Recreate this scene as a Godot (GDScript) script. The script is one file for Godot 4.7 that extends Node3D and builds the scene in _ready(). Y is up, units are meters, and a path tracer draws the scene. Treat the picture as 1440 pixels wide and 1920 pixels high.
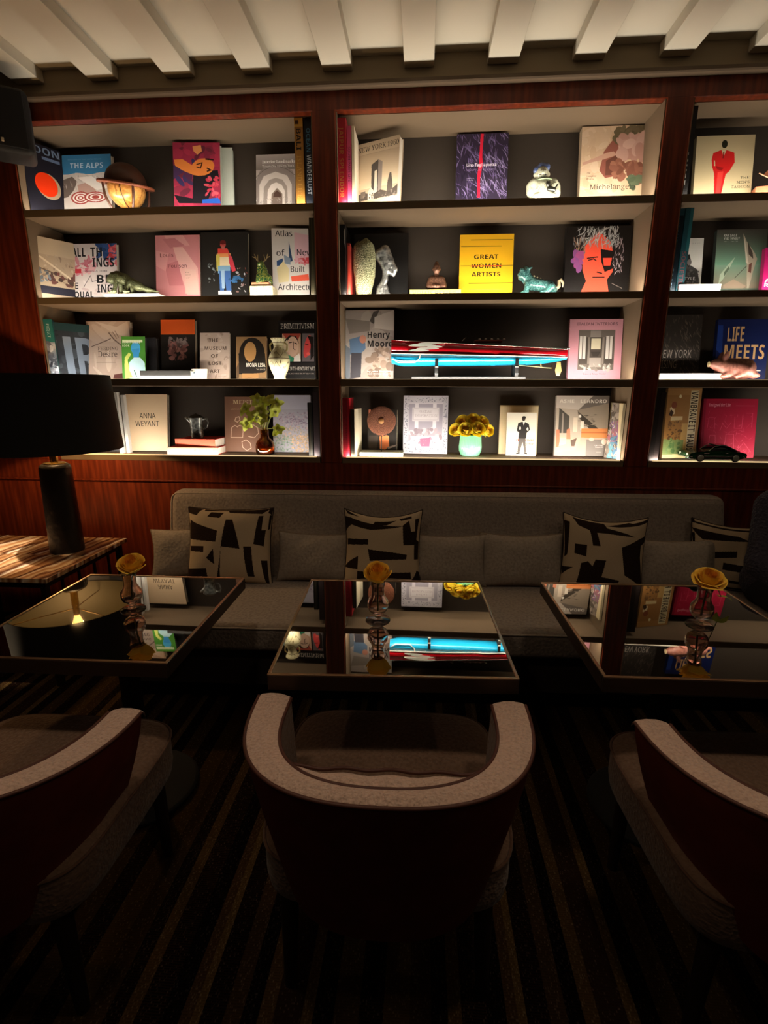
extends Node3D

# ---------------------------------------------------------------- constants of the room (metres)
const FACE_LEFT := -2.273          # left edge of the first bay
const BAYS := [[-2.273, -0.604], [-0.48, 1.183], [1.312, 2.98]]
const TOPS := [2.475, 2.0133, 1.553, 1.0946]   # upper face of each shelf
const UNDERS := [2.4363, 1.976, 1.5109, 1.06]  # lower face of each shelf
const RAIL := 2.9018               # underside of the head rail
const CROWN := 2.999
const DEPTH := 0.32
const LED := Color(1.0, 0.965, 0.905)
const WASH := 0.12  # upward light of the unseen pendants
const DOWN := 0.36  # downward light of the unseen pendants, weaker for the rear pair

var mats := {}
var noise_cache := {}
var sheets: Array = []             # printed sheets: {image, material, x, y, row}
var text_cache := {}
var used := {}

func _ready() -> void:
	setup_view()
	build_room()
	build_bookcase()
	build_furniture()
	build_books()
	build_ornaments()
	build_person()
	finish_sheets()

# ---------------------------------------------------------------- camera, sky, exposure, lights of the shelves
func setup_view() -> void:
	var cam := Camera3D.new()
	cam.name = "camera"
	cam.fov = 91.16
	cam.near = 0.02
	cam.transform = Transform3D(Basis(Vector3.UP, deg_to_rad(4.203)) * Basis(Vector3.RIGHT, deg_to_rad(-13.812)) * Basis(Vector3.BACK, deg_to_rad(0.145)), Vector3(0, 1.5, 3.0))
	add_child(cam)
	cam.current = true
	var env := Environment.new()
	env.background_mode = Environment.BG_COLOR
	env.background_color = Color(0, 0, 0)
	env.tonemap_mode = Environment.TONE_MAPPER_LINEAR
	env.tonemap_exposure = 1.0
	env.sdfgi_enabled = true
	env.ssao_enabled = true
	env.ssil_enabled = true
	var we := WorldEnvironment.new()
	we.name = "environment"
	we.environment = env
	add_child(we)
	# one strip lies in a groove along the front of every shelf and throws its light up and back
	for b in 3:
		for s in 4:
			var x0: float = BAYS[b][0]
			var x1: float = BAYS[b][1]
			var e: float = [1.02, 1.02, 1.02, 1.02][s] * [0.55, 1.0, 0.50][b]
			strip_light(Vector3((x0 + x1) / 2, TOPS[s] + 0.0035, -0.014), x1 - x0 - 0.06, 0.012, Vector3(0, 0.58, -0.81), e)

func strip_light(at: Vector3, length: float, width: float, towards: Vector3, energy: float) -> void:
	var l := AreaLight3D.new()
	l.name = "strip_glow"
	l.area_size = Vector2(length, width)
	l.light_color = LED
	l.light_energy = energy
	l.area_range = 8.0
	l.area_attenuation = 2.0
	l.shadow_enabled = true
	var z := -towards.normalized()
	l.transform = Transform3D(Basis(Vector3.RIGHT, z.cross(Vector3.RIGHT), z), at)
	add_child(l, true)

# ---------------------------------------------------------------- naming
func numbered(called: String) -> String:
	var n: int = used.get(called, 0)
	used[called] = n + 1
	return called if n == 0 else "%s_%03d" % [called, n]

func thing(called: String, label: String, category: String, at := Vector3.ZERO, turn := 0.0, group := "") -> Node3D:
	var o := Node3D.new()
	o.name = numbered(called)
	add_child(o)
	o.transform = Transform3D(Basis(Vector3.UP, turn), at)
	tag(o, label, category, group)
	return o

func tag(o: Node3D, label: String, category: String, group := "") -> void:
	o.set_meta("label", label)
	o.set_meta("category", category)
	if group != "":
		o.set_meta("group", group)

func obj(called: String, mesh: Mesh, m: Material, parent: Node3D = null, at := Vector3.ZERO, turn := Basis()) -> MeshInstance3D:
	var o := MeshInstance3D.new()
	o.mesh = mesh
	o.material_override = m
	o.transform = Transform3D(turn, at)
	if parent == null:
		o.name = numbered(called)
		add_child(o)
	else:
		o.name = called
		parent.add_child(o, true)
	return o

func structure(called: String, label: String, category := "") -> Node3D:
	var o := Node3D.new()
	o.name = called
	add_child(o)
	o.set_meta("kind", "structure")
	o.set_meta("label", label)
	if category != "":
		o.set_meta("category", category)
	return o

# ---------------------------------------------------------------- materials
func plain(hex: String, rough := 0.6, metal := 0.0) -> StandardMaterial3D:
	var key := "%s %s %s" % [hex, rough, metal]
	if not mats.has(key):
		var m := StandardMaterial3D.new()
		m.albedo_color = Color(hex)
		m.roughness = rough
		m.metallic = metal
		mats[key] = m
	return mats[key]

func noise_tex(seed_: int, freq: float, octaves: int, kind: int, ramp: Array, normal := false, bump := 4.0, size := 256) -> NoiseTexture2D:
	var n := FastNoiseLite.new()
	n.seed = seed_
	n.frequency = freq
	n.noise_type = kind
	n.fractal_octaves = octaves
	var t := NoiseTexture2D.new()
	t.width = size
	t.height = size
	t.seamless = true
	t.noise = n
	if normal:
		t.as_normal_map = true
		t.bump_strength = bump
	elif ramp.size():
		var g := Gradient.new()
		g.offsets = PackedFloat32Array(ramp.map(func(r): return r[0]))
		g.colors = PackedColorArray(ramp.map(func(r): return Color(r[1])))
		t.color_ramp = g
	return t

func triplanar(m: StandardMaterial3D, scale: Vector3, in_world := false) -> StandardMaterial3D:
	m.uv1_triplanar = true
	m.uv1_world_triplanar = in_world
	m.uv1_scale = scale
	return m

func wood() -> StandardMaterial3D:
	if not mats.has("wood"):
		var m := StandardMaterial3D.new()
		m.albedo_texture = noise_tex(3, 0.02, 4, FastNoiseLite.TYPE_SIMPLEX, [[0.0, "5a2210"], [0.45, "6d2a14"], [0.7, "7c3218"], [1.0, "8a3c1e"]])
		m.roughness = 0.38
		m.metallic_specular = 0.45
		mats["wood"] = triplanar(m, Vector3(4.5, 0.35, 4.5), true)
	return mats["wood"]

func cloth(key: String, hex: String, grain := 30.0, bump := 3.0, rim := 0.3) -> StandardMaterial3D:
	if not mats.has(key):
		var m := StandardMaterial3D.new()
		var c := Color(hex)
		m.albedo_texture = noise_tex(11, 0.06, 3, FastNoiseLite.TYPE_SIMPLEX, [[0.0, c.darkened(0.14).to_html(false)], [0.5, hex], [1.0, c.lightened(0.07).to_html(false)]], false, 0.0, 128)
		m.normal_enabled = true
		m.normal_texture = noise_tex(5, 0.09, 2, FastNoiseLite.TYPE_CELLULAR, [], true, bump, 128)
		m.normal_scale = 0.8
		m.roughness = 0.95
		m.metallic_specular = 0.2
		m.rim_enabled = rim > 0.0
		m.rim = rim
		m.rim_tint = 0.8
		mats[key] = triplanar(m, Vector3(grain, grain, grain) * 0.25)
	return mats[key]

func glass(hex: String, alpha := 0.0) -> StandardMaterial3D:
	var key := "glass " + hex
	if not mats.has(key):
		var m := StandardMaterial3D.new()
		m.albedo_color = Color(Color(hex), alpha)
		m.roughness = 0.03
		m.refraction_enabled = true
		m.refraction_scale = 0.05
		m.transparency = BaseMaterial3D.TRANSPARENCY_ALPHA
		mats[key] = m
	return mats[key]

func glow(hex: String, strength: float) -> StandardMaterial3D:
	var m := StandardMaterial3D.new()
	m.albedo_color = Color(hex)
	m.emission_enabled = true
	m.emission = Color(hex)
	m.emission_energy_multiplier = strength
	return m

# ---------------------------------------------------------------- shapes
func new_st() -> SurfaceTool:
	var st := SurfaceTool.new()
	st.begin(Mesh.PRIMITIVE_TRIANGLES)
	return st

func poly(st: SurfaceTool, pts: Array, out: Vector3, uvs: Array = [], uv := Vector2(-1, -1)) -> void:
	var n: Vector3 = (pts[2] - pts[0]).cross(pts[1] - pts[0])
	var order := range(pts.size())
	if n.dot(out) < 0.0:
		order.reverse()
		n = -n
	n = n.normalized()
	for k in range(1, pts.size() - 1):
		for i in [order[0], order[k], order[k + 1]]:
			st.set_normal(n)
			if uvs.size():
				st.set_uv(uvs[i])
			elif uv.x >= 0.0:
				st.set_uv(uv)
			st.add_vertex(pts[i])

# a box with chamfered edges
func box(st: SurfaceTool, c: Vector3, size: Vector3, bevel := 0.0) -> void:
	var h := size / 2.0
	var b := minf(bevel, minf(h.x, minf(h.y, h.z)) * 0.9)
	for a in 3:
		var i := (a + 1) % 3
		var j := (a + 2) % 3
		for s in [-1.0, 1.0]:
			var pts: Array = []
			for k in [[-1, -1], [1, -1], [1, 1], [-1, 1]]:
				var p := Vector3.ZERO
				p[a] = s * h[a]
				p[i] = k[0] * (h[i] - b)
				p[j] = k[1] * (h[j] - b)
				pts.append(c + p)
			var out := Vector3.ZERO
			out[a] = s
			poly(st, pts, out)
			if b > 0.0:
				for t in [-1.0, 1.0]:
					var e: Array = []
					for k in [-1.0, 1.0]:
						var p := Vector3.ZERO
						p[a] = s * h[a]
						p[i] = t * (h[i] - b)
						p[j] = k * (h[j] - b)
						e.append(c + p)
					for k in [1.0, -1.0]:
						var p := Vector3.ZERO
						p[a] = s * (h[a] - b)
						p[i] = t * h[i]
						p[j] = k * (h[j] - b)
						e.append(c + p)
					var o2 := Vector3.ZERO
					o2[a] = s
					o2[i] = t
					poly(st, e, o2)
	if b > 0.0:
		for sx in [-1.0, 1.0]:
			for sy in [-1.0, 1.0]:
				for sz in [-1.0, 1.0]:
					var s3 := Vector3(sx, sy, sz)
					poly(st, [c + s3 * (h - Vector3(0, b, b)), c + s3 * (h - Vector3(b, 0, b)), c + s3 * (h - Vector3(b, b, 0))], s3)

func box_mesh(size: Vector3, bevel := 0.0, c := Vector3.ZERO) -> ArrayMesh:
	var st := new_st()
	box(st, c, size, bevel)
	return st.commit()

# a smooth sheet through rows of points, turned outwards
func sheet(st: SurfaceTool, rows: Array, close_u := true, uv := false) -> void:
	var nr := rows.size()
	var nc: int = rows[0].size()
	var last := nc if close_u else nc - 1
	var nrm: Array = []
	for r in nr:
		var a := PackedVector3Array()
		a.resize(nc)
		nrm.append(a)
	var vol := 0.0
	var mid := Vector3.ZERO
	for r in nr:
		mid += rows[r][0] + rows[r][nc / 2]
	mid /= 2.0 * nr
	for r in nr - 1:
		for c in last:
			var d := (c + 1) % nc
			var f: Vector3 = (rows[r + 1][d] - rows[r][c]).cross(rows[r][d] - rows[r + 1][c])
			vol += f.dot(rows[r][c] - mid)
			nrm[r][c] += f
			nrm[r][d] += f
			nrm[r + 1][c] += f
			nrm[r + 1][d] += f
	var sgn := 1.0 if vol >= 0.0 else -1.0
	for r in nr:
		var tight := true
		for c in range(1, nc):
			if not rows[r][c].is_equal_approx(rows[r][0]):
				tight = false
				break
		if tight:
			var sum := Vector3.ZERO
			for c in nc:
				sum += nrm[r][c]
			for c in nc:
				nrm[r][c] = sum
	for r in nr - 1:
		for c in last:
			var d := (c + 1) % nc
			var q := [[r, c], [r, d], [r + 1, d], [r + 1, c]]
			for t in [[0, 1, 2], [0, 2, 3]]:
				var pa: Vector3 = rows[q[t[0]][0]][q[t[0]][1]]
				var pb: Vector3 = rows[q[t[1]][0]][q[t[1]][1]]
				var pc: Vector3 = rows[q[t[2]][0]][q[t[2]][1]]
				var face := (pc - pa).cross(pb - pa)
				if face.length_squared() < 1e-18:
					continue
				var want: Vector3 = nrm[q[t[0]][0]][q[t[0]][1]] * sgn + nrm[q[t[1]][0]][q[t[1]][1]] * sgn + nrm[q[t[2]][0]][q[t[2]][1]] * sgn
				var seq: Array = t if face.dot(want) >= 0.0 else [t[0], t[2], t[1]]
				for k in seq:
					var rr: int = q[k][0]
					var cc: int = q[k][1]
					var nn: Vector3 = nrm[rr][cc] * sgn
					st.set_normal(nn.normalized() if nn.length_squared() > 1e-20 else Vector3.UP)
					if uv:
						var uu := float(cc) / (nc - 1)
						st.set_uv(Vector2(1.0 if close_u and cc == 0 and (k == 1 or k == 2) else uu, float(rr) / (nr - 1)))
					st.add_vertex(rows[rr][cc])

func lathe(st: SurfaceTool, profile: Array, seg := 24, at := Vector3.ZERO, basis := Basis()) -> void:
	var rows: Array = []
	for p in profile:
		var row := PackedVector3Array()
		for k in seg:
			var a := TAU * k / seg
			row.append(at + basis * Vector3(cos(a) * p[0], p[1], sin(a) * p[0]))
		rows.append(row)
	sheet(st, rows)

func lathe_mesh(profile: Array, seg := 24) -> ArrayMesh:
	var st := new_st()
	lathe(st, profile, seg)
	return st.commit()

# a rounded profile: doubles the points at corners so that they stay crisp
func crisp(profile: Array) -> Array:
	var out: Array = []
	for k in profile.size():
		var p: Array = profile[k]
		if k > 0 and k < profile.size() - 1:
			var a: Array = profile[k - 1]
			var b: Array = profile[k + 1]
			var va := Vector2(a[0] - p[0], a[1] - p[1])
			var vb := Vector2(b[0] - p[0], b[1] - p[1])
			var e := minf(0.0015, minf(va.length(), vb.length()) * 0.25)
			var pa := Vector2(p[0], p[1]) + va.normalized() * e
			var pb := Vector2(p[0], p[1]) + vb.normalized() * e
			out.append([pa.x, pa.y])
			out.append([pb.x, pb.y])
		else:
			out.append(p)
	return out

func tube(st: SurfaceTool, path: Array, radii: Array, seg := 8, caps := true) -> void:
	var rows: Array = []
	var n := path.size()
	var side := Vector3.ZERO
	for k in n:
		var d: Vector3 = (path[mini(k + 1, n - 1)] - path[maxi(k - 1, 0)]).normalized()
		if side == Vector3.ZERO:
			side = d.cross(Vector3.UP if absf(d.y) < 0.9 else Vector3.RIGHT).normalized()
		side = (side - d * side.dot(d)).normalized()
		var up := d.cross(side)
		var r: float = radii[mini(k, radii.size() - 1)]
		var row := PackedVector3Array()
		var tip := PackedVector3Array()
		for s in seg:
			var a := TAU * s / seg
			row.append(path[k] + (side * cos(a) + up * sin(a)) * r)
			tip.append(path[k])
		if caps and k == 0:
			rows.append(tip)
		rows.append(row)
		if caps and k == n - 1:
			rows.append(tip)
	sheet(st, rows)

func tube_mesh(path: Array, radii: Array, seg := 8) -> ArrayMesh:
	var st := new_st()
	tube(st, path, radii, seg)
	return st.commit()

# a flat outline given thickness along z, edges chamfered in one step
func slab(st: SurfaceTool, outline: PackedVector2Array, z0: float, z1: float) -> void:
	var tri := Geometry2D.triangulate_polygon(outline)
	for k in range(0, tri.size(), 3):
		var a := outline[tri[k]]
		var b := outline[tri[k + 1]]
		var c := outline[tri[k + 2]]
		poly(st, [Vector3(a.x, a.y, z1), Vector3(b.x, b.y, z1), Vector3(c.x, c.y, z1)], Vector3(0, 0, signf(z1 - z0)))
		poly(st, [Vector3(a.x, a.y, z0), Vector3(b.x, b.y, z0), Vector3(c.x, c.y, z0)], Vector3(0, 0, signf(z0 - z1)))
	var turn := -1.0 if Geometry2D.is_polygon_clockwise(outline) else 1.0
	for k in outline.size():
		var a := outline[k]
		var b := outline[(k + 1) % outline.size()]
		var d := b - a
		poly(st, [Vector3(a.x, a.y, z0), Vector3(b.x, b.y, z0), Vector3(b.x, b.y, z1), Vector3(a.x, a.y, z1)], Vector3(d.y, -d.x, 0) * turn)

# a box with all its edges rounded; shape() may bend it afterwards
func round_box(size: Vector3, r: float, bend = null, seg := 4, mid := 8) -> ArrayMesh:
	var h := size / 2.0
	r = minf(r, minf(h.x, minf(h.y, h.z)) * 0.98)
	var inner := h - Vector3(r, r, r)
	var st := new_st()
	for a in 3:
		var i := (a + 1) % 3
		var j := (a + 2) % 3
		var steps := [[], []]
		for w in 2:
			var e: float = inner[[i, j][w]]
			for k in seg + 1:
				steps[w].append(-e - r * tan(PI / 4 * (1.0 - float(k) / seg)))
			for k in range(1, mid):
				steps[w].append(-e + 2.0 * e * k / mid)
			for k in seg + 1:
				steps[w].append(e + r * tan(PI / 4 * float(k) / seg))
		for s in [-1.0, 1.0]:
			var rows: Array = []
			for u in steps[0]:
				var row := PackedVector3Array()
				for v in steps[1]:
					var p := Vector3.ZERO
					p[a] = s * h[a]
					p[i] = u
					p[j] = v
					var q := p.clamp(-inner, inner)
					p = q + (p - q).normalized() * r
					if bend != null:
						p = bend.call(p)
					row.append(p.snapped(Vector3(1e-5, 1e-5, 1e-5)))
				rows.append(row)
			for x in rows.size() - 1:
				for y in rows[0].size() - 1:
					var q4 := [rows[x][y], rows[x + 1][y], rows[x + 1][y + 1], rows[x][y + 1]]
					var f: Vector3 = (q4[2] - q4[0]).cross(q4[1] - q4[0])
					var keep: bool = (f[a] * s) >= 0.0
					for t in ([0, 1, 2, 0, 2, 3] if keep else [0, 2, 1, 0, 3, 2]):
						st.set_smooth_group(0)
						st.add_vertex(q4[t])
	st.index()
	st.generate_normals()
	return st.commit()

# a body from tapered capsules joined smoothly: bones are [a, b, radius at a, radius at b]
func blob(bones: Array, cell: float, k := 0.01, squash := Vector3.ONE) -> ArrayMesh:
	var lo := Vector3(1e9, 1e9, 1e9)
	var hi := -lo
	for b in bones:
		var r: float = maxf(b[2], b[3]) + k + cell * 2.0
		lo = lo.min(b[0] - Vector3(r, r, r)).min(b[1] - Vector3(r, r, r))
		hi = hi.max(b[0] + Vector3(r, r, r)).max(b[1] + Vector3(r, r, r))
	var nx := int((hi.x - lo.x) / cell) + 2
	var ny := int((hi.y - lo.y) / cell) + 2
	var nz := int((hi.z - lo.z) / cell) + 2
	var f := PackedFloat32Array()
	f.resize(nx * ny * nz)
	f.fill(1.0)
	var near := PackedByteArray()
	near.resize(nx * ny * nz)
	for b in bones:
		var a: Vector3 = b[0]
		var ab: Vector3 = b[1] - a
		var l2: float = maxf(ab.length_squared(), 1e-12)
		var ra: float = b[2]
		var rb: float = b[3]
		var m: float = maxf(ra, rb) + k + cell * 1.5
		var l: Vector3 = a.min(b[1]) - Vector3(m, m, m)
		var u: Vector3 = a.max(b[1]) + Vector3(m, m, m)
		for z in range(maxi(0, int((l.z - lo.z) / cell)), mini(nz, int((u.z - lo.z) / cell) + 1)):
			for y in range(maxi(0, int((l.y - lo.y) / cell)), mini(ny, int((u.y - lo.y) / cell) + 1)):
				var at := (z * ny + y) * nx
				for x in range(maxi(0, int((l.x - lo.x) / cell)), mini(nx, int((u.x - lo.x) / cell) + 1)):
					var ap := lo + Vector3(x, y, z) * cell - a
					var t := clampf(ap.dot(ab) / l2, 0.0, 1.0)
					var d := ap.distance_to(ab * t) - lerpf(ra, rb, t)
					var o := f[at + x]
					var hh := maxf(k - absf(o - d), 0.0) / k
					f[at + x] = minf(o, d) - hh * hh * k * 0.25
					near[at + x] = 1
	var where := PackedInt32Array()
	where.resize(nx * ny * nz)
	where.fill(-1)
	var pos := PackedVector3Array()
	var sy := nx
	var sz := nx * ny
	for z in nz - 1:
		for y in ny - 1:
			for x in nx - 1:
				var at := z * sz + y * sy + x
				if near[at] == 0:
					continue
				var inside := 0
				for c in 8:
					if f[at + (c & 1) + ((c >> 1) & 1) * sy + (c >> 2) * sz] < 0.0:
						inside += 1
				if inside == 0 or inside == 8:
					continue
				var sum := Vector3.ZERO
				var cnt := 0
				for e in 12:
					var ax := e >> 2
					var p := Vector3i.ZERO
					p[(ax + 1) % 3] = e & 1
					p[(ax + 2) % 3] = (e >> 1) & 1
					var q := p
					q[ax] = 1
					var v0 := f[at + p.x + p.y * sy + p.z * sz]
					var v1 := f[at + q.x + q.y * sy + q.z * sz]
					if (v0 < 0.0) != (v1 < 0.0):
						sum += Vector3(p).lerp(Vector3(q), v0 / (v0 - v1))
						cnt += 1
				where[at] = pos.size()
				pos.append((lo + (Vector3(x, y, z) + sum / cnt) * cell) * squash)
	var idx := PackedInt32Array()
	var step := [1, sy, sz]
	for z in range(1, nz - 1):
		for y in range(1, ny - 1):
			for x in range(1, nx - 1):
				var at := z * sz + y * sy + x
				if where[at] < 0:
					continue
				for ax in 3:
					var v0 := f[at]
					var v1 := f[at + step[ax]]
					if (v0 < 0.0) == (v1 < 0.0):
						continue
					var s1: int = step[(ax + 1) % 3]
					var s2: int = step[(ax + 2) % 3]
					var a := where[at]
					var b := where[at - s1]
					var c := where[at - s1 - s2]
					var d := where[at - s2]
					if a < 0 or b < 0 or c < 0 or d < 0:
						continue
					idx.append_array(PackedInt32Array([a, b, c, a, c, d] if v0 > 0.0 else [a, c, b, a, d, c]))
	var nrm := PackedVector3Array()
	nrm.resize(pos.size())
	for t in range(0, idx.size(), 3):
		var g := (pos[idx[t + 2]] - pos[idx[t]]).cross(pos[idx[t + 1]] - pos[idx[t]])
		for q in 3:
			nrm[idx[t + q]] += g
	for q in nrm.size():
		nrm[q] = nrm[q].normalized()
	var arr := []
	arr.resize(Mesh.ARRAY_MAX)
	arr[Mesh.ARRAY_VERTEX] = pos
	arr[Mesh.ARRAY_NORMAL] = nrm
	arr[Mesh.ARRAY_INDEX] = idx
	var am := ArrayMesh.new()
	am.add_surface_from_arrays(Mesh.PRIMITIVE_TRIANGLES, arr)
	return am

func ball(x: float, y: float, z: float, r: float) -> Array:
	return [Vector3(x, y, z), Vector3(x, y + 0.0001, z), r, r]

func bone(ax: float, ay: float, az: float, bx: float, by: float, bz: float, ra: float, rb: float) -> Array:
	return [Vector3(ax, ay, az), Vector3(bx, by, bz), ra, rb]

# ---------------------------------------------------------------- print: covers, spines and woven patterns drawn into sheets
func reserve(w: int, h: int) -> Dictionary:
	for s in sheets:
		if s.x + w + 4 > 2048:
			s.x = 2
			s.y += s.row + 4
			s.row = 0
		if s.y + h + 4 <= 1024:
			var spot := Rect2i(s.x, s.y, w, h)
			s.x += w + 4
			s.row = maxi(s.row, h)
			return {"sheet": s, "spot": spot}
	var m := StandardMaterial3D.new()
	m.roughness = 0.5
	m.metallic_specular = 0.4
	var im := Image.create(2048, 1024, false, Image.FORMAT_RGB8)
	sheets.append({"image": im, "material": m, "x": 2, "y": 2, "row": 0})
	return reserve(w, h)

func finish_sheets() -> void:
	for s in sheets:
		s.material.albedo_texture = ImageTexture.create_from_image(s.image)

func fill_shape(im: Image, clip: Rect2i, pts: PackedVector2Array, col: Color) -> void:
	var n := pts.size()
	var y0 := 1e9
	var y1 := -1e9
	for p in pts:
		y0 = minf(y0, p.y)
		y1 = maxf(y1, p.y)
	for y in range(maxi(clip.position.y, int(floor(y0))), mini(clip.end.y, int(ceil(y1)) + 1)):
		var yc := y + 0.5
		var xs: Array = []
		for i in n:
			var a := pts[i]
			var b := pts[(i + 1) % n]
			if (a.y <= yc) != (b.y <= yc):
				xs.append(a.x + (yc - a.y) / (b.y - a.y) * (b.x - a.x))
		xs.sort()
		for i in range(0, xs.size() - 1, 2):
			var x0 := maxi(clip.position.x, int(ceil(xs[i] - 0.5)))
			var x1 := mini(clip.end.x, int(ceil(xs[i + 1] - 0.5)))
			if x1 > x0:
				im.fill_rect(Rect2i(x0, y, x1 - x0, 1), col)

func oval(c: Vector2, rx: float, ry: float, turn: float) -> PackedVector2Array:
	var out := PackedVector2Array()
	for k in 20:
		out.append(c + Vector2(cos(TAU * k / 20) * rx, sin(TAU * k / 20) * ry).rotated(turn))
	return out

func glyphs(face: String, text: String) -> PackedVector2Array:
	var key := face + "|" + text
	if not text_cache.has(key):
		var f := SystemFont.new()
		f.font_names = PackedStringArray(["Droid Serif" if face.begins_with("serif") else "Droid Sans"])
		f.font_weight = 700 if face.ends_with("b") else 400
		var t := TextMesh.new()
		t.font = f
		t.text = text
		t.font_size = 48
		t.pixel_size = 0.01
		t.depth = 0.01
		t.curve_step = 2.0
		var arr := t.get_mesh_arrays() if t.get_surface_count() == 0 else t.surface_get_arrays(0)
		var v: PackedVector3Array = arr[Mesh.ARRAY_VERTEX]
		var idx: PackedInt32Array = arr[Mesh.ARRAY_INDEX]
		var tris := PackedVector2Array()
		for k in range(0, idx.size(), 3):
			var a := v[idx[k]]
			var b := v[idx[k + 1]]
			var c := v[idx[k + 2]]
			if a.z > 0.0 and b.z > 0.0 and c.z > 0.0:
				tris.append_array(PackedVector2Array([Vector2(a.x, a.y), Vector2(b.x, b.y), Vector2(c.x, c.y)]))
		text_cache[key] = tris
	return text_cache[key]

# draws what a short list of print instructions says; all places are shares of the cover's width and height
func draw(ops: String, w: int, full: int, part := 1.0) -> Dictionary:
	var got := reserve(w, full)
	var h := int(full * part)
	var im: Image = got.sheet.image
	var clip: Rect2i = got.spot
	var o := Vector2(clip.position)
	var sc := Vector2(w, h)
	for op in ops.split(";", false):
		var parts := op.strip_edges().split("|")
		var a := parts[0].strip_edges().split(" ", false)
		var kind := a[0]
		var col := Color(a[1]) if kind in "brpelgtv" else Color.BLACK
		match kind:
			"b":
				im.fill_rect(clip.grow(1), col)
			"r":
				fill_shape(im, clip, PackedVector2Array([o + sc * Vector2(float(a[2]), float(a[3])), o + sc * Vector2(float(a[4]), float(a[3])), o + sc * Vector2(float(a[4]), float(a[5])), o + sc * Vector2(float(a[2]), float(a[5]))]), col)
			"p":
				var pts := PackedVector2Array()
				for k in range(2, a.size() - 1, 2):
					pts.append(o + sc * Vector2(float(a[k]), float(a[k + 1])))
				fill_shape(im, clip, pts, col)
			"e":
				fill_shape(im, clip, oval(o + sc * Vector2(float(a[2]), float(a[3])), float(a[4]) * w, float(a[5]) * h, deg_to_rad(float(a[6])) if a.size() > 6 else 0.0), col)
			"l":
				var lw := maxf(1.0, float(a[2]) * w) / 2.0
				for k in range(3, a.size() - 3, 2):
					var p := o + sc * Vector2(float(a[k]), float(a[k + 1]))
					var q := o + sc * Vector2(float(a[k + 2]), float(a[k + 3]))
					var s := (q - p).normalized() * lw
					var t := Vector2(-s.y, s.x)
					fill_shape(im, clip, PackedVector2Array([p - s * 0.5 + t, q + s * 0.5 + t, q + s * 0.5 - t, p - s * 0.5 - t]), col)
			"g":
				var c2 := Color(a[2])
				var r0 := int(float(a[4]) * h)
				var r1 := int(float(a[6]) * h)
				for y in range(r0, r1):
					im.fill_rect(Rect2i(clip.position.x + int(float(a[3]) * w), clip.position.y + y, int((float(a[5]) - float(a[3])) * w), 1), col.lerp(c2, float(y - r0) / maxi(1, r1 - r0)))
			"t", "v":
				var tri := glyphs(a[2], parts[1])
				var lo := Vector2(1e9, 1e9)
				var hi := -lo
				for p in tri:
					lo = lo.min(p)
					hi = hi.max(p)
				var caps := glyphs(a[2], "H")
				var base := 1e9
				var cap := -1e9
				for p in caps:
					base = minf(base, p.y)
					cap = maxf(cap, p.y)
				var u0 := float(a[3])
				var u1 := float(a[4])
				var at := float(a[5])
				var ht := float(a[6])
				for k in range(0, tri.size(), 3):
					var pts := PackedVector2Array()
					for i in 3:
						var p := tri[k + i]
						var u := u0 + (p.x - lo.x) / (hi.x - lo.x) * (u1 - u0)
						var v := (p.y - base) / (cap - base) * ht
						pts.append(o + sc * (Vector2(u, at - v) if kind == "t" else Vector2(at + v, u)))
					fill_shape(im, clip, pts, col)
			"n", "k":
				var rng := RandomNumberGenerator.new()
				rng.seed = int(a[1])
				var ca := Color(a[5])
				var cb := Color(a[6])
				for k in int(a[2]):
					var p := o + sc * Vector2(rng.randf_range(float(a[7]), float(a[9])), rng.randf_range(float(a[8]), float(a[10])))
					var c := ca.lerp(cb, rng.randf())
					var size := float(a[3]) * w * rng.randf_range(0.4, 1.0)
					if kind == "n":
						fill_shape(im, clip, oval(p, size, size * float(a[4]) * rng.randf_range(0.6, 1.4), rng.randf() * PI), c)
					else:
						var s := Vector2.from_angle(deg_to_rad(float(a[11]) + rng.randf_range(-1, 1) * float(a[12]))) * size / 2.0
						var bend := Vector2(-s.y, s.x) * rng.randf_range(-0.3, 0.3)
						var t := Vector2(-s.y, s.x).normalized() * maxf(0.6, float(a[4]) * w / 2.0)
						fill_shape(im, clip, PackedVector2Array([p - s, p + bend + t, p + s, p + bend - t]), c)
	got.uv = Rect2(o / Vector2(2048, 1024), Vector2(w, full) / Vector2(2048, 1024))
	got.material = got.sheet.material
	return got

# a thin printed panel: the print on its outer face, the colour of its border elsewhere
func printed_panel(got: Dictionary, c: Vector3, size: Vector3, axis: int, sign_: float, round_corner := 0.0) -> ArrayMesh:
	var st := new_st()
	var h := size / 2.0
	var uv: Rect2 = got.uv
	var blank := uv.position + uv.size * Vector2(0.012, 0.012)
	var i := 0 if axis == 2 else 2
	for a in 3:
		for s in [-1.0, 1.0]:
			var p := (a + 1) % 3
			var q := (a + 2) % 3
			var pts: Array = []
			var uvs: Array = []
			for k in [[-1, -1], [1, -1], [1, 1], [-1, 1]]:
				var v := Vector3.ZERO
				v[a] = s * h[a]
				v[p] = k[0] * h[p]
				v[q] = k[1] * h[q]
				pts.append(c + v)
				var across: float = v[i] * (sign_ if axis == 2 else -sign_) / h[i]
				uvs.append(uv.position + uv.size * Vector2(0.5 + across * 0.5, 0.5 - v.y / h.y * 0.5))
			var out := Vector3.ZERO
			out[a] = s
			if a == axis and s == sign_:
				poly(st, pts, out, uvs)
			else:
				poly(st, pts, out, [], blank)
	return st.commit()

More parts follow.
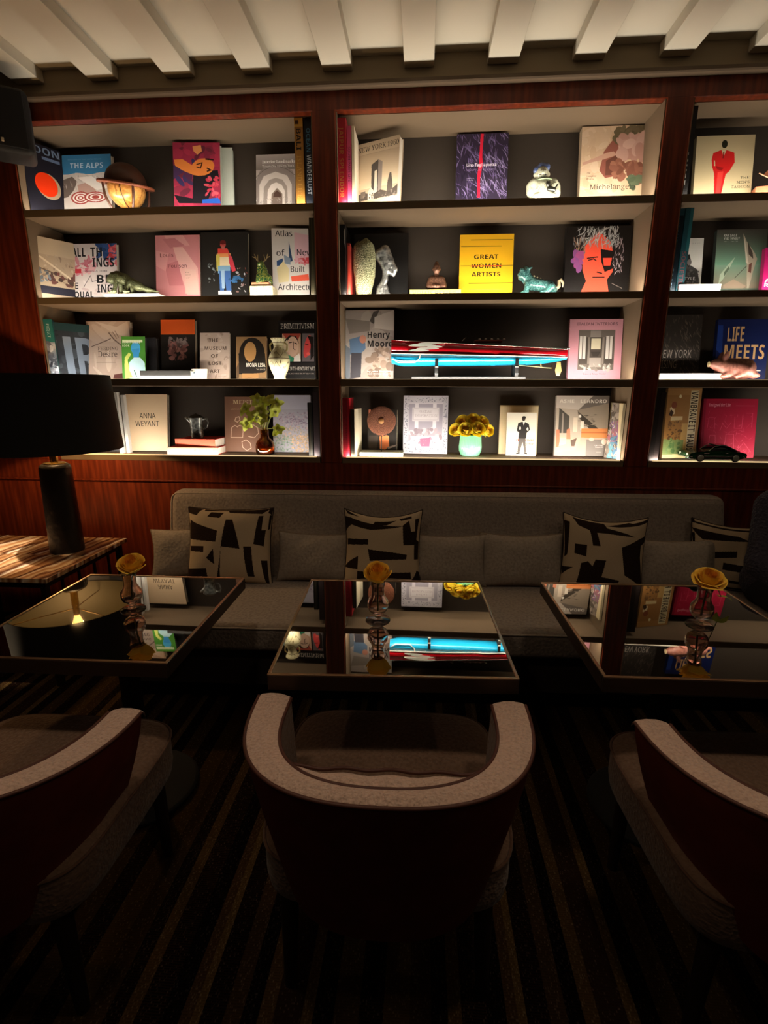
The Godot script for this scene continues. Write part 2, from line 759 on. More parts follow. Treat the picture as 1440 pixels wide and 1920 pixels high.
# ---------------------------------------------------------------- the room
func build_room() -> void:
	var carpet := StandardMaterial3D.new()
	carpet.albedo_texture = carpet_print()
	carpet.roughness = 1.0
	carpet.metallic_specular = 0.1
	carpet.heightmap_enabled = true
	carpet.heightmap_texture = noise_tex(8, 0.2, 2, FastNoiseLite.TYPE_SIMPLEX, [], false, 0.0, 256)
	carpet.heightmap_scale = 0.15
	triplanar(carpet, Vector3(1.25, 1.25, 1.25), true)
	var floor_ := structure("floor", "striped brown and gold carpet under the chairs and tables", "floor")
	obj("carpet", box_mesh(Vector3(8, 0.1, 7), 0.0, Vector3(0.3, -0.05, 2.7)), carpet, floor_)
	var dark := plain("3a2a20", 0.8)
	var wl := structure("wall_left", "dark side wall left of the bookcase", "wall")
	obj("panel", box_mesh(Vector3(0.1, 3.3, 6.6), 0.0, Vector3(-3.25, 1.65, 2.9)), dark, wl)
	var wr := structure("wall_right", "dark side wall right of the bookcase", "wall")
	obj("panel", box_mesh(Vector3(0.1, 3.3, 6.6), 0.0, Vector3(3.9, 1.65, 2.9)), dark, wr)
	var wf := structure("wall_front", "dark wall behind the camera", "wall")
	obj("panel", box_mesh(Vector3(7.3, 3.3, 0.1), 0.0, Vector3(0.3, 1.65, 6.15)), dark, wf)
	var wb := structure("wall_back", "red brown wood panelling below the bookcase and behind the banquette", "wall")
	obj("panel", box_mesh(Vector3(7.1, 1.06, 0.1), 0.0, Vector3(0.35, 0.53, -0.05)), wood(), wb)
	obj("backing", box_mesh(Vector3(7.3, 3.3, 0.1), 0.0, Vector3(0.3, 1.65, -0.41)), dark, wb)
	obj("side_panel", box_mesh(Vector3(0.53, 1.94, 0.36), 0.0, Vector3(-2.935, 2.03, -0.18)), wood(), wb)
	obj("side_panel", box_mesh(Vector3(0.8, 1.94, 0.36), 0.0, Vector3(3.5, 2.03, -0.18)), wood(), wb)
	obj("rail", box_mesh(Vector3(7.1, 0.012, 0.012), 0.003, Vector3(0.35, 0.935, 0.006)), wood(), wb)
	# ceiling: white panels between shallow white beams, a brown frieze above the bookcase
	var white := plain("c6bca9", 0.9)
	var ce := structure("ceiling", "off white ceiling of panels between shallow beams", "ceiling")
	for k in range(-8, 10):
		var x := -0.048 + 0.4138 * k
		obj("beam", box_mesh(Vector3(0.15, 0.06, 6.1), 0.002, Vector3(x, 3.104, 3.05)), white, ce)
		obj("panel", box_mesh(Vector3(0.4138, 0.08, 6.5), 0.0, Vector3(x + 0.2069, 3.174, 2.85)), white, ce)
	var fr := structure("trim_1", "brown frieze between bookcase and ceiling", "frieze")
	obj("frieze", box_mesh(Vector3(7.1, 0.16, 0.3), 0.0, Vector3(0.35, 3.07, -0.15)), plain("8a7860", 0.9), fr)

# unseen bowls placed to brighten ceiling and chairs; the rear pair is added fill
func build_unseen_pendants() -> void:
	var places := ["above the left tub chair, nearest the left wall", "above and left of the middle tub chair", "above and right of the middle tub chair", "above the right tub chair, nearest the right wall", "left of two added fill lamps behind the camera", "right of two added fill lamps behind the camera"]
	var n_ := -1
	for spot in [Vector2(-1.8, 2.1), Vector2(-0.6, 2.1), Vector2(0.6, 2.1), Vector2(1.8, 2.1), Vector2(-0.9, 4.3), Vector2(0.9, 4.3)]:
		n_ += 1
		var p := thing("unseen_pendant", "unseen bronze bowl pendant lighting the room, " + places[n_], "lamp", Vector3(spot.x, 2.35, spot.y), 0.0, "unseen bowl pendants lighting the room")
		obj("bowl", lathe_mesh([[0.0, 0.0], [0.06, 0.004], [0.11, 0.022], [0.14, 0.05], [0.137, 0.052], [0.106, 0.026], [0.06, 0.009], [0.0, 0.006]], 32), plain("5a4433", 0.42, 0.55), p)
		obj("rod", tube_mesh([Vector3(0, 0.006, 0), Vector3(0, 0.725, 0)], [0.005], 8), plain("5a4433", 0.42, 0.55), p)
		obj("diffuser", lathe_mesh([[0.0, 0.032], [0.11, 0.032], [0.11, 0.036], [0.0, 0.036]], 32), glow("ffe2b8", 1.0), p)
		var l := SpotLight3D.new()
		l.name = "bowl_glow"
		l.transform = Transform3D(Basis(Vector3.RIGHT, PI / 2), Vector3(0, 0.06, 0))
		l.light_color = Color(1.0, 0.94, 0.84)
		l.light_energy = WASH
		l.light_size = 0.1
		l.spot_angle = 82.0
		l.spot_angle_attenuation = 1.0
		l.spot_range = 8.0
		l.spot_attenuation = 2.0
		l.shadow_enabled = true
		p.add_child(l)
		obj("lower_lens", lathe_mesh([[0.0, -0.012], [0.05, -0.01], [0.056, 0.002], [0.0, 0.002]], 24), glow("ffe2b8", 1.0), p)
		var d := SpotLight3D.new()
		d.name = "lens_glow"
		d.transform = Transform3D(Basis(Vector3.RIGHT, -PI / 2), Vector3(0, -0.02, 0))
		d.light_color = Color(1.0, 0.9, 0.78)
		d.light_energy = DOWN if spot.y < 3.0 else DOWN * 0.35
		d.light_size = 0.06
		d.spot_angle = 80.0
		d.spot_angle_attenuation = 1.0
		d.spot_range = 8.0
		d.spot_attenuation = 2.0
		d.shadow_enabled = true
		p.add_child(d)

func carpet_print() -> ImageTexture:
	var im := Image.create(512, 512, false, Image.FORMAT_RGB8)
	var rng := RandomNumberGenerator.new()
	rng.seed = 77
	var bands := [["6b4a2a", 34], ["3c2416", 26], ["8a6434", 22], ["4a2c1a", 40], ["23140e", 30], ["7a5630", 18], ["a07a42", 14], ["3a2216", 36], ["6a4a2c", 28], ["23140e", 26], ["8a6638", 24], ["503220", 44], ["9a743e", 18], ["2c1a10", 32], ["70502e", 40], ["402818", 38], ["85602f", 42]]
	var x := 0
	for b in bands:
		var w: int = b[1]
		if x + w > 512:
			w = 512 - x
		var c := Color(b[0]).darkened(0.5)
		im.fill_rect(Rect2i(x, 0, w, 512), c)
		for y in range(0, 512, 4):
			var ribbed: bool = c.get_luminance() < 0.1
			im.fill_rect(Rect2i(x, y, w, 2), c.darkened(0.55 if ribbed else 0.12))
			for q in 3:
				im.fill_rect(Rect2i(x + rng.randi_range(0, w), y, 2, 3), c.lightened(rng.randf_range(0.0, 0.16)))
		x += w
	return ImageTexture.create_from_image(im)

# ---------------------------------------------------------------- the bookcase
func build_bookcase() -> void:
	var bc := thing("bookcase", "built-in mahogany bookcase with lit taupe shelves full of art books", "bookcase")
	var taupe := plain("76624b", 0.75)
	var lining := plain("33281d", 0.8)
	for u in [[-2.67, -2.273], [-0.604, -0.48], [1.183, 1.312], [2.98, 3.1]]:
		obj("upright", box_mesh(Vector3(u[1] - u[0], CROWN - 1.06, 0.34), 0.003, Vector3((u[0] + u[1]) / 2, (CROWN + 1.06) / 2, -0.17)), wood(), bc)
	obj("head_rail", box_mesh(Vector3(5.77, CROWN - RAIL - 0.001, 0.05), 0.003, Vector3(0.215, (CROWN + RAIL) / 2, -0.0245)), wood(), bc)
	var st := new_st()
	var prof := PackedVector2Array([Vector2(0.0, 2.99), Vector2(-0.045, 2.985), Vector2(-0.05, 2.992), Vector2(-0.05, 3.008), Vector2(-0.0, 3.012)])
	slab(st, prof, -2.67, 3.1)
	obj("crown", st.commit(), plain("5d4a36", 0.7), bc, Vector3.ZERO, Basis(Vector3.UP, PI / 2))
	for b in 3:
		var x0: float = BAYS[b][0]
		var x1: float = BAYS[b][1]
		var w := x1 - x0
		var xc := (x0 + x1) / 2
		obj("back_panel", box_mesh(Vector3(w, CROWN - 1.06, 0.01), 0.0, Vector3(xc, (CROWN + 1.06) / 2, -DEPTH - 0.004)), lining, bc)
		obj("bay_top", box_mesh(Vector3(w, 0.02, DEPTH - 0.052), 0.0, Vector3(xc, RAIL + 0.0101, -DEPTH / 2 - 0.026)), taupe, bc)
		for s in [-1.0, 1.0]:
			obj("side_panel", box_mesh(Vector3(0.006, RAIL - 1.0946, DEPTH - 0.006), 0.0, Vector3(xc + s * (w / 2 - 0.003), (RAIL + 1.0946) / 2, -DEPTH / 2 - 0.003)), taupe, bc)
		for k in 4:
			var board := obj("shelf", box_mesh(Vector3(w - 0.012, TOPS[k] - UNDERS[k], DEPTH - 0.001), 0.0015, Vector3(xc, (TOPS[k] + UNDERS[k]) / 2, -DEPTH / 2)), taupe, bc)
			var tall := 0.007 if k == 3 else 0.0025
			obj("led_strip", box_mesh(Vector3(w - 0.06, tall, 0.010), 0.001, Vector3(xc, TOPS[k] + tall / 2 - 0.0012, -0.0065 if k == 3 else -0.014)), glow("ffdca4", 0.8), board)

# ---------------------------------------------------------------- furniture
func puck(st: SurfaceTool, a: float, b: float, n: float, profile: Array, seg := 56) -> void:
	var rows: Array = []
	for p in profile:
		var row := PackedVector3Array()
		for k in seg:
			var t := TAU * k / seg
			var c := cos(t)
			var s := sin(t)
			row.append(Vector3(signf(c) * pow(absf(c), 2.0 / n) * a * p[0], p[1], signf(s) * pow(absf(s), 2.0 / n) * b * p[0]))
		rows.append(row)
	sheet(st, rows)

func pillow_mesh(w: float, h: float, thick: float, ear := 0.1, dip := 0.0, lump := 1) -> ArrayMesh:
	var st := new_st()
	var n := 22
	for side in [1.0, -1.0]:
		var rows: Array = []
		for j in n + 1:
			var row := PackedVector3Array()
			for i in n + 1:
				var u := sin((2.0 * i / n - 1.0) * PI / 2)
				var v := sin((1.0 - 2.0 * j / n) * PI / 2)
				var edge := sqrt(maxf(0.0, (1.0 - pow(absf(u), 3.0)) * (1.0 - pow(absf(v), 3.0))))
				var x := u * w / 2 * (1.0 - ear * (1.0 - v * v))
				var y := v * h / 2 * (1.0 - ear * (1.0 - u * u)) - dip * (1.0 - u * u) * maxf(v, 0.0) * maxf(v, 0.0) * h
				var wave := 0.05 * sin(u * 3.1 + v * 2.3 + lump) + 0.04 * sin(u * 7.0 - v * 5.0 + lump * 2.0)
				row.append(Vector3(x, y, side * thick / 2 * edge * (1.0 + wave)))
			rows.append(row)
		sheet(st, rows, false, true)
	return st.commit()

func pillow_edge(w: float, h: float, ear: float, dip: float) -> Array:
	var path: Array = []
	for k in 64:
		var q := k / 16
		var f := sin(((k % 16) / 16.0 * 2.0 - 1.0) * PI / 2)
		var uv: Vector2 = [Vector2(f, 1), Vector2(1, -f), Vector2(-f, -1), Vector2(-1, f)][q]
		path.append(Vector3(uv.x * w / 2 * (1.0 - ear * (1.0 - uv.y * uv.y)), uv.y * h / 2 * (1.0 - ear * (1.0 - uv.x * uv.x)) - dip * (1.0 - uv.x * uv.x) * maxf(uv.y, 0.0) * maxf(uv.y, 0.0) * h, 0))
	path.append(path[0])
	return path

func pillow(called: String, label: String, group: String, at: Vector3, turn: Vector3, w: float, h: float, thick: float, m: Material, ear: float, dip: float, lump: int, edge: Material) -> void:
	var o := thing(called, label, "cushion", at, 0.0, group)
	o.basis = Basis(Vector3.UP, turn.y) * Basis(Vector3.RIGHT, turn.x) * Basis(Vector3.BACK, turn.z)
	obj("cushion_cover", pillow_mesh(w, h, thick, ear, dip, lump), m, o, Vector3(0, h / 2, 0))
	obj("piping", tube_mesh(pillow_edge(w, h, ear, dip), [0.004], 6), edge, o, Vector3(0, h / 2, 0))

func woven(seed_: int, ops: String) -> StandardMaterial3D:
	var got := draw(ops, 300, 300)
	var im: Image = got.sheet.image.get_region(got.spot)
	var rng := RandomNumberGenerator.new()
	rng.seed = seed_
	for k in 9000:
		var p := Vector2i(rng.randi_range(0, 299), rng.randi_range(0, 299))
		im.set_pixelv(p, im.get_pixelv(p).lightened(rng.randf_range(0.0, 0.12)))
	var m := StandardMaterial3D.new()
	m.albedo_texture = ImageTexture.create_from_image(im)
	m.roughness = 0.95
	m.metallic_specular = 0.2
	return m

func build_furniture() -> void:
	build_banquette()
	build_tables()
	build_chairs()
	build_lamp_corner()
	build_unseen_pendants()

func build_banquette() -> void:
	var fabric := cloth("sofa", "93857a", 22.0, 2.0)
	var pipe := cloth("sofa_pipe", "a89a8c", 22.0, 1.0)
	var b := thing("banquette", "long grey beige upholstered banquette bench along the panelled wall", "bench", Vector3(0.1, 0, 0.025), deg_to_rad(1.6))
	obj("seat_cushion", round_box(Vector3(4.1, 0.13, 0.68), 0.03, func(p): return Vector3(p.x, p.y + (0.012 * cos(p.z * 4.0) if p.y > 0.0 else 0.0), p.z), 3, 14), fabric, b, Vector3(0.45, 0.372, 0.555))
	obj("seat_base", box_mesh(Vector3(4.06, 0.2, 0.62), 0.01, Vector3(0.45, 0.205, 0.54)), plain("33251c", 0.8), b)
	obj("plinth", box_mesh(Vector3(4.0, 0.105, 0.54), 0.0, Vector3(0.45, 0.0525, 0.5)), plain("15100d", 0.7), b)
	obj("backrest", round_box(Vector3(3.16, 0.60, 0.13), 0.045, func(p): return Vector3(p.x, p.y, p.z + (0.05 - p.y * 0.22)), 4, 10), fabric, b, Vector3(0.02, 0.615, 0.115))
	var e: Array = []
	for k in 6:
		var y := 0.48 + 0.075 * k
		e.append(Vector3(-1.557, y, 0.215 - 0.22 * (y - 0.615)))
	e.append(Vector3(-1.55, 0.888, 0.155))
	e.append(Vector3(-1.53, 0.902, 0.151))
	for k in 13:
		e.append(Vector3(-1.50 + 3.06 * k / 12.0, 0.904, 0.1505))
	obj("piping", tube_mesh(e, [0.005], 6), pipe, b)
	obj("piping", tube_mesh([Vector3(-1.58, 0.428, 0.893), Vector3(0.0, 0.428, 0.893), Vector3(2.46, 0.428, 0.893)], [0.005], 6), pipe, b)
	# loose cushions
	var beige := "b9a488"
	var ink := "2a1d16"
	var p1 := woven(1, "b b9a488;p 2a1d16 .0 .0 .3 .03 .22 .2 .03 .17;p 2a1d16 .3 .05 .62 .02 .6 .07 .3 .11;p 2a1d16 .36 .13 .46 .13 .43 .22 .33 .21;p 2a1d16 .48 .04 .9 .06 .78 .17 .5 .13;p 2a1d16 .88 .0 1 .02 .95 .2 .86 .16;p 2a1d16 .1 .26 .42 .36 .41 .46 .07 .44;p 2a1d16 .08 .5 .3 .5 .3 .55 .08 .54;p 2a1d16 .02 .3 .08 .3 .03 .62 .0 .6;p 2a1d16 .04 .7 .33 .7 .36 1 .02 1;p 2a1d16 .48 .24 .53 .24 .6 .52 .45 .5 .44 .9 .63 .92 .62 1 .4 1;p 2a1d16 .75 .2 .8 .2 .8 .36 .86 .36 .84 .5 .72 .48;p 2a1d16 .63 .5 .7 .5 .72 .8 .66 .8;p 2a1d16 .8 .62 .9 .62 .9 1 .84 .9;p 2a1d16 .9 .2 .97 .2 .95 .35 .9 .36;p 2a1d16 .33 .6 .39 .52 .4 .66")
	var p2 := woven(2, "b b9a488;p 2a1d16 .04 .0 .3 .13 .14 .14;p 2a1d16 .44 .18 .62 .16 .54 .24 .42 .24;p 2a1d16 .0 .2 .2 .19 .68 .27 .4 .31 .2 .28 .05 .36 0 .3;p 2a1d16 .64 .13 .76 .12 .77 .17 .66 .18;p 2a1d16 .68 .26 .74 .2 .78 .34 .84 .34 .82 .2 .9 .2 .88 .42 .96 .44 .94 .58 .84 .58 .84 .46 .7 .46;p 2a1d16 .1 .42 .38 .41 .38 .46 .1 .47;p 2a1d16 .38 .5 .74 .54 .73 .58 .4 .6;p 2a1d16 .02 .66 .28 .56 .28 .68;p 2a1d16 .28 .7 .5 .72 .78 .7 .78 .78 .28 .8;p 2a1d16 .78 .8 .88 .68 .97 .7 1 1 .76 1;p 2a1d16 .0 .82 .28 .82 .27 .9 .0 .9;p 2a1d16 .05 .93 .4 .92 .4 .96 .05 .97")
	var p3 := woven(3, "b b9a488;p 2a1d16 .2 .08 .48 .1 .5 .2 .74 .32 .5 .28 .42 .28 .45 .42 .39 .42 .36 .26 .26 .22;p 2a1d16 .5 .16 .68 .08 .72 .12 1 .08 1 .14 .76 .18 .6 .18;p 2a1d16 .02 .2 .16 .2 .12 .52 .06 .54;p 2a1d16 .22 .42 .34 .42 .34 .52 .22 .5;p 2a1d16 .3 .58 .36 .56 .4 .6 .42 .54 .5 .54 .48 .7 .62 .72 .6 .8 .5 .8 .48 1 .4 1 .4 .8 .28 .78;p 2a1d16 .62 .42 .8 .34 1 .3 1 .36 .84 .4 .84 .5 .92 .72 .86 .76 .66 .66;p 2a1d16 .94 .4 1 .4 .99 .56 .95 .56;p 2a1d16 .0 .62 .22 .62 .04 .7;p 2a1d16 .92 .62 1 .64 1 .74 .93 .72;p 2a1d16 .86 .88 1 .86 1 1 .88 1;p 2a1d16 .0 .92 .2 .92 .2 1 .0 1")
	var p4 := woven(4, "b b9a488;p 2a1d16 .0 .0 .1 .0 .1 .12 .7 .12 .7 .17 .0 .16;p 2a1d16 .0 .24 .5 .26 .6 .32 .2 .36;p 2a1d16 .0 .3 .08 .3 .1 .5 .5 .44 .5 .5 .1 .56;p 2a1d16 .4 .56 .9 .6 .8 .66 .4 .63;p 2a1d16 .3 .74 .8 .76 .82 .8 .3 .78;p 2a1d16 .1 .88 .7 .86 .72 1 .64 1 .6 .92 .1 .94;p 2a1d16 .8 .2 .95 .3 .9 .5 .78 .4")
	var edge := plain("30231b", 0.9)
	var beige_edge := cloth("cushion_edge", "8b7762", 22.0, 1.0)
	var bm := cloth("cushion", "9a8d80", 22.0, 2.0)
	var gp := "patterned cushions on the banquette"
	var gb := "plain beige cushions on the banquette"
	pillow("plain_cushion", "plain beige cushion at the far left end of the banquette, half behind a patterned one", gb, Vector3(-1.31, 0.445, 0.37), Vector3(-0.30, 0.25, 0.0), 0.42, 0.28, 0.13, bm, 0.08, 0.0, 1, beige_edge)
	pillow("patterned_cushion", "leftmost patterned cushion with tall black bars, beside the lamp end of the banquette", gp, Vector3(-1.045, 0.44, 0.46), Vector3(-0.28, 0.12, -0.02), 0.47, 0.43, 0.15, p1, 0.07, 0.0, 2, edge)
	pillow("plain_cushion", "plain beige cushion left of the patterned cushion behind the middle rose", gb, Vector3(-0.57, 0.447, 0.39), Vector3(-0.28, 0.05, -0.02), 0.45, 0.275, 0.14, bm, 0.07, 0.02, 3, beige_edge)
	pillow("patterned_cushion", "patterned cushion with black wedges and two pointed ears behind the middle rose", gp, Vector3(-0.20, 0.44, 0.43), Vector3(-0.22, 0.0, 0.0), 0.43, 0.43, 0.15, p2, 0.08, 0.07, 4, edge)
	pillow("plain_cushion", "plain brown beige cushion right of the patterned cushion behind the middle rose", gb, Vector3(0.155, 0.447, 0.39), Vector3(-0.28, -0.05, 0.02), 0.43, 0.285, 0.14, bm, 0.08, 0.03, 5, beige_edge)
	pillow("plain_cushion", "plain cushion left of the patterned cushion behind the right table", gb, Vector3(0.565, 0.447, 0.38), Vector3(-0.28, 0.04, 0.0), 0.46, 0.295, 0.14, bm, 0.07, 0.03, 6, beige_edge)
	pillow("patterned_cushion", "patterned cushion with a black square and arrow shapes, behind the right table", gp, Vector3(0.965, 0.44, 0.42), Vector3(-0.22, -0.08, -0.03), 0.43, 0.42, 0.15, p3, 0.07, 0.06, 7, edge)
	pillow("plain_cushion", "plain beige cushion at the right, between two patterned cushions", gb, Vector3(1.36, 0.447, 0.37), Vector3(-0.28, -0.06, 0.02), 0.46, 0.28, 0.14, bm, 0.07, 0.03, 8, beige_edge)
	pillow("patterned_cushion", "patterned cushion with black stripes tucked behind the seated person", gp, Vector3(1.66, 0.44, 0.345), Vector3(-0.25, -0.15, -0.05), 0.42, 0.38, 0.14, p4, 0.07, 0.05, 9, edge)

func build_tables() -> void:
	var bronze := plain("3c2c20", 0.45, 0.5)
	var lip := plain("a08062", 0.3, 0.9)
	var mirror := plain("b4aea4", 0.02, 1.0)
	var spec := [
		["low square table left, dark mirror top reflecting the lamp", -1.04, 1.447, 0.66, 0.675, 0.9, -0.0074],
		["middle square table with dark mirror top reflecting the model boat", -0.081, 1.436, 0.685, 0.705, 2.6, 0.0],
		["right hand square table with dark mirror top beside the seated person", 0.85, 1.392, 0.70, 0.69, 1.2, 0.0]]
	for s in spec:
		var w: float = s[3]
		var d: float = s[4]
		var t := thing("mirror_table", s[0], "table", Vector3(s[1], 0.002, s[2]), deg_to_rad(s[5]), "mirror topped tables in front of the banquette")
		t.rotation.x = s[6]
		var st := new_st()
		for q in [-1.0, 1.0]:
			box(st, Vector3(0, 0.715, q * (d / 2 - 0.006)), Vector3(w, 0.046, 0.012), 0.002)
			box(st, Vector3(q * (w / 2 - 0.006), 0.715, 0), Vector3(0.012, 0.046, d - 0.024), 0.002)
		box(st, Vector3(0, 0.7105, 0), Vector3(w - 0.02, 0.037, d - 0.02), 0.0)
		obj("frame", st.commit(), bronze, t)
		st = new_st()
		for q in [-1.0, 1.0]:
			box(st, Vector3(0, 0.739, q * (d / 2 - 0.0045)), Vector3(w, 0.004, 0.009), 0.001)
			box(st, Vector3(q * (w / 2 - 0.0045), 0.739, 0), Vector3(0.009, 0.004, d - 0.018), 0.001)
		obj("bronze_rim", st.commit(), lip, t)
		obj("mirror_top", box_mesh(Vector3(w - 0.0181, 0.008, d - 0.0181), 0.0, Vector3(0, 0.7345, 0)), mirror, t)
		obj("pedestal", lathe_mesh(crisp([[0.0, 0.03], [0.035, 0.03], [0.035, 0.66], [0.12, 0.675], [0.12, 0.692], [0.0, 0.692]]), 20), plain("1c1613", 0.5, 0.4), t)
		obj("base_plate", lathe_mesh(crisp([[0.0, 0.0], [0.2, 0.0], [0.2, 0.012], [0.19, 0.018], [0.05, 0.03], [0.0, 0.03]]), 32), plain("0d0a08", 0.85, 0.0), t)
	rose_vase(Vector3(-0.134, 0.739, 1.445), 0.0, 0.0, "amber glass bud vase holding a yellow rose on the middle table", "yellow rose standing in the bud vase on the middle table", 0)
	rose_vase(Vector3(-1.003, 0.739, 1.43), 0.5, 0.012, "amber glass bud vase holding a yellow rose on the left table", "yellow rose in the bud vase on the left table, near the lamp", 1)
	rose_vase(Vector3(0.932, 0.739, 1.40), 1.1, -0.01, "amber glass bud vase holding an open yellow rose on the right table", "wide open yellow rose in the bud vase on the right table", 2)

# one rose: cupped petals in whorls round a tight heart, R its half width
func rose_head(st: SurfaceTool, c: Vector3, turn: Basis, R: float, open: float, seed_: int, heart: bool) -> void:
	var rng := RandomNumberGenerator.new()
	rng.seed = seed_
	for ring in ([[2, 0.12, 0.62, 2.2, 0.0], [3, 0.27, 0.67, 1.5, 0.02], [3, 0.42, 0.70, 1.3, 0.03]] if heart else [[4, 0.57, 0.71, 1.05, 0.05], [4, 0.72, 0.68 - open * 0.4, 1.0, 0.08 + open * 0.6], [5, 0.86, 0.58 - open, 0.86, 0.13 + open], [4, 0.96, 0.34 - open, 0.80, 0.2 + open]]):
		for k in ring[0]:
			var phi: float = TAU * k / ring[0] + rng.randf() * 0.5 + ring[1] * 5.0
			var tall: float = ring[2] * rng.randf_range(0.9, 1.1)
			var rows: Array = []
			for j in 7:
				var v := j / 6.0
				var row := PackedVector3Array()
				for i in 7:
					var u := i / 3.0 - 1.0
					var r: float = ring[1] * (0.3 + 0.7 * sin(minf(1.0, v * 1.35) * PI / 2)) * (1.0 - 0.07 * u) + ring[4] * pow(v, 5.0)
					var y := lerpf(-0.85, tall, v) - u * u * 0.12 * v + 0.03 * sin(u * 4.0 + k) * v - maxf(0.0, ring[4]) * pow(v, 6.0) * 0.6
					var a: float = phi + u * ring[3] * (0.55 + 0.45 * sin(PI * (0.2 + 0.6 * v)))
					row.append(c + turn * (Vector3(cos(a) * r, y, sin(a) * r) * R))
				rows.append(row)
			sheet(st, rows, false)

func rose_vase(at: Vector3, turn: float, lean: float, label: String, rose_label: String, kind: int) -> void:
	var v := thing("bud_vase", label, "vase", at, turn, "bud vases on the mirror tables")
	obj("glass_body", lathe_mesh([[0.0, 0.0], [0.041, 0.0], [0.042, 0.003], [0.040, 0.006], [0.012, 0.012], [0.010, 0.020], [0.016, 0.026], [0.030, 0.038], [0.036, 0.054], [0.034, 0.072], [0.025, 0.086], [0.021, 0.098], [0.021, 0.118], [0.025, 0.138], [0.0235, 0.139], [0.0195, 0.118], [0.019, 0.098], [0.022, 0.086], [0.031, 0.070], [0.0325, 0.054], [0.027, 0.040], [0.012, 0.032], [0.0, 0.031]], 28), glass("ead4cc", 0.0), v)
	var r := thing("rose", rose_label, "flower", at, turn, "yellow roses on the tables")
	var stem_top := Vector3(lean, 0.143, 0.006)
	obj("stem", tube_mesh([Vector3(0, 0.035, 0), Vector3(lean * 0.3, 0.09, 0.002), stem_top], [0.0032], 6), plain("4c5a28", 0.6), r)
	var yellow := StandardMaterial3D.new()
	yellow.albedo_color = Color("ffd24e")
	yellow.roughness = 0.75
	yellow.backlight_enabled = true
	yellow.backlight = Color(0.25, 0.15, 0.02)
	var st := new_st()
	var c := stem_top
	var nod := Basis(Vector3.UP, -turn) * Basis(Vector3.RIGHT, 0.38) * Basis(Vector3.BACK, -lean * 8.0)
	var opened: float = [0.0, 0.06, 0.16][kind]
	rose_head(st, c + Vector3(0, 0.028, 0), nod, 0.039, opened, 40 + kind, true)
	obj("heart_petals", st.commit(), plain("f5a82c", 0.8), r)
	st = new_st()
	rose_head(st, c + Vector3(0, 0.028, 0), nod, 0.039, opened, 40 + kind, false)
	obj("petals", st.commit(), yellow, r)
	st = new_st()
	for k in 5:
		leaf(st, c, Vector3(cos(k * TAU / 5) * 0.02, -0.012, sin(k * TAU / 5) * 0.02), 0.005, Vector3.UP)
	obj("sepals", st.commit(), plain("55632c", 0.7), r)
	if kind == 2:
		st = new_st()
		var path := [Vector3(0.0, 0.137, 0.0), Vector3(0.0, 0.145, 0.05), Vector3(-0.0, 0.10, 0.13), Vector3(0.0, 0.05, 0.19)]
		tube(st, path, [0.0016], 5)
		obj("side_stem", st.commit(), plain("4c5a28", 0.6), r, Vector3.ZERO, Basis(Vector3.UP, -turn + 2.35))
		st = new_st()
		for q in [-0.5, 0.35]:
			leaf(st, Vector3(0, 0.05, 0.19), Vector3(sin(q) * 0.05, -0.02, cos(q) * 0.05), 0.012, Vector3.UP)
		obj("leaf", st.commit(), plain("a8b84a", 0.6), r, Vector3.ZERO, Basis(Vector3.UP, -turn + 2.35))

func leaf(st: SurfaceTool, from: Vector3, along: Vector3, half: float, up: Vector3, bow := 0.15, blunt := 1.0) -> void:
	var side := along.cross(up).normalized()
	var nn := side.cross(along).normalized()
	var rows: Array = []
	for j in 8:
		var v := j / 7.0
		var row := PackedVector3Array()
		var w := half * pow(maxf(0.0, sin(PI * pow(v, 0.75))), blunt)
		for i in 5:
			var u := i / 2.0 - 1.0
			row.append(from + along * v + side * u * w + nn * (bow * along.length() * sin(PI * v) * 0.6 + absf(u) * w * 0.25))
		rows.append(row)
	sheet(st, rows, false)

# ---------------------------------------------------------------- tub chairs
func u_path(s: float, grow: float, drop: float) -> Vector3:
	# s runs 0..1 round the shell, from the left arm's front round the back to the right arm's front
	var t := PI * s
	var c := -cos(t)
	var q := sin(t)
	var a := 0.355 + grow
	var b := 0.412 + grow
	return Vector3(signf(c) * pow(absf(c), 2.0 / 2.4) * a, drop, -0.125 + pow(absf(q), 2.0 / 2.4) * b)

func rim_height(s: float) -> float:
	return 0.692 + 0.056 * pow(sin(PI * s), 1.6)

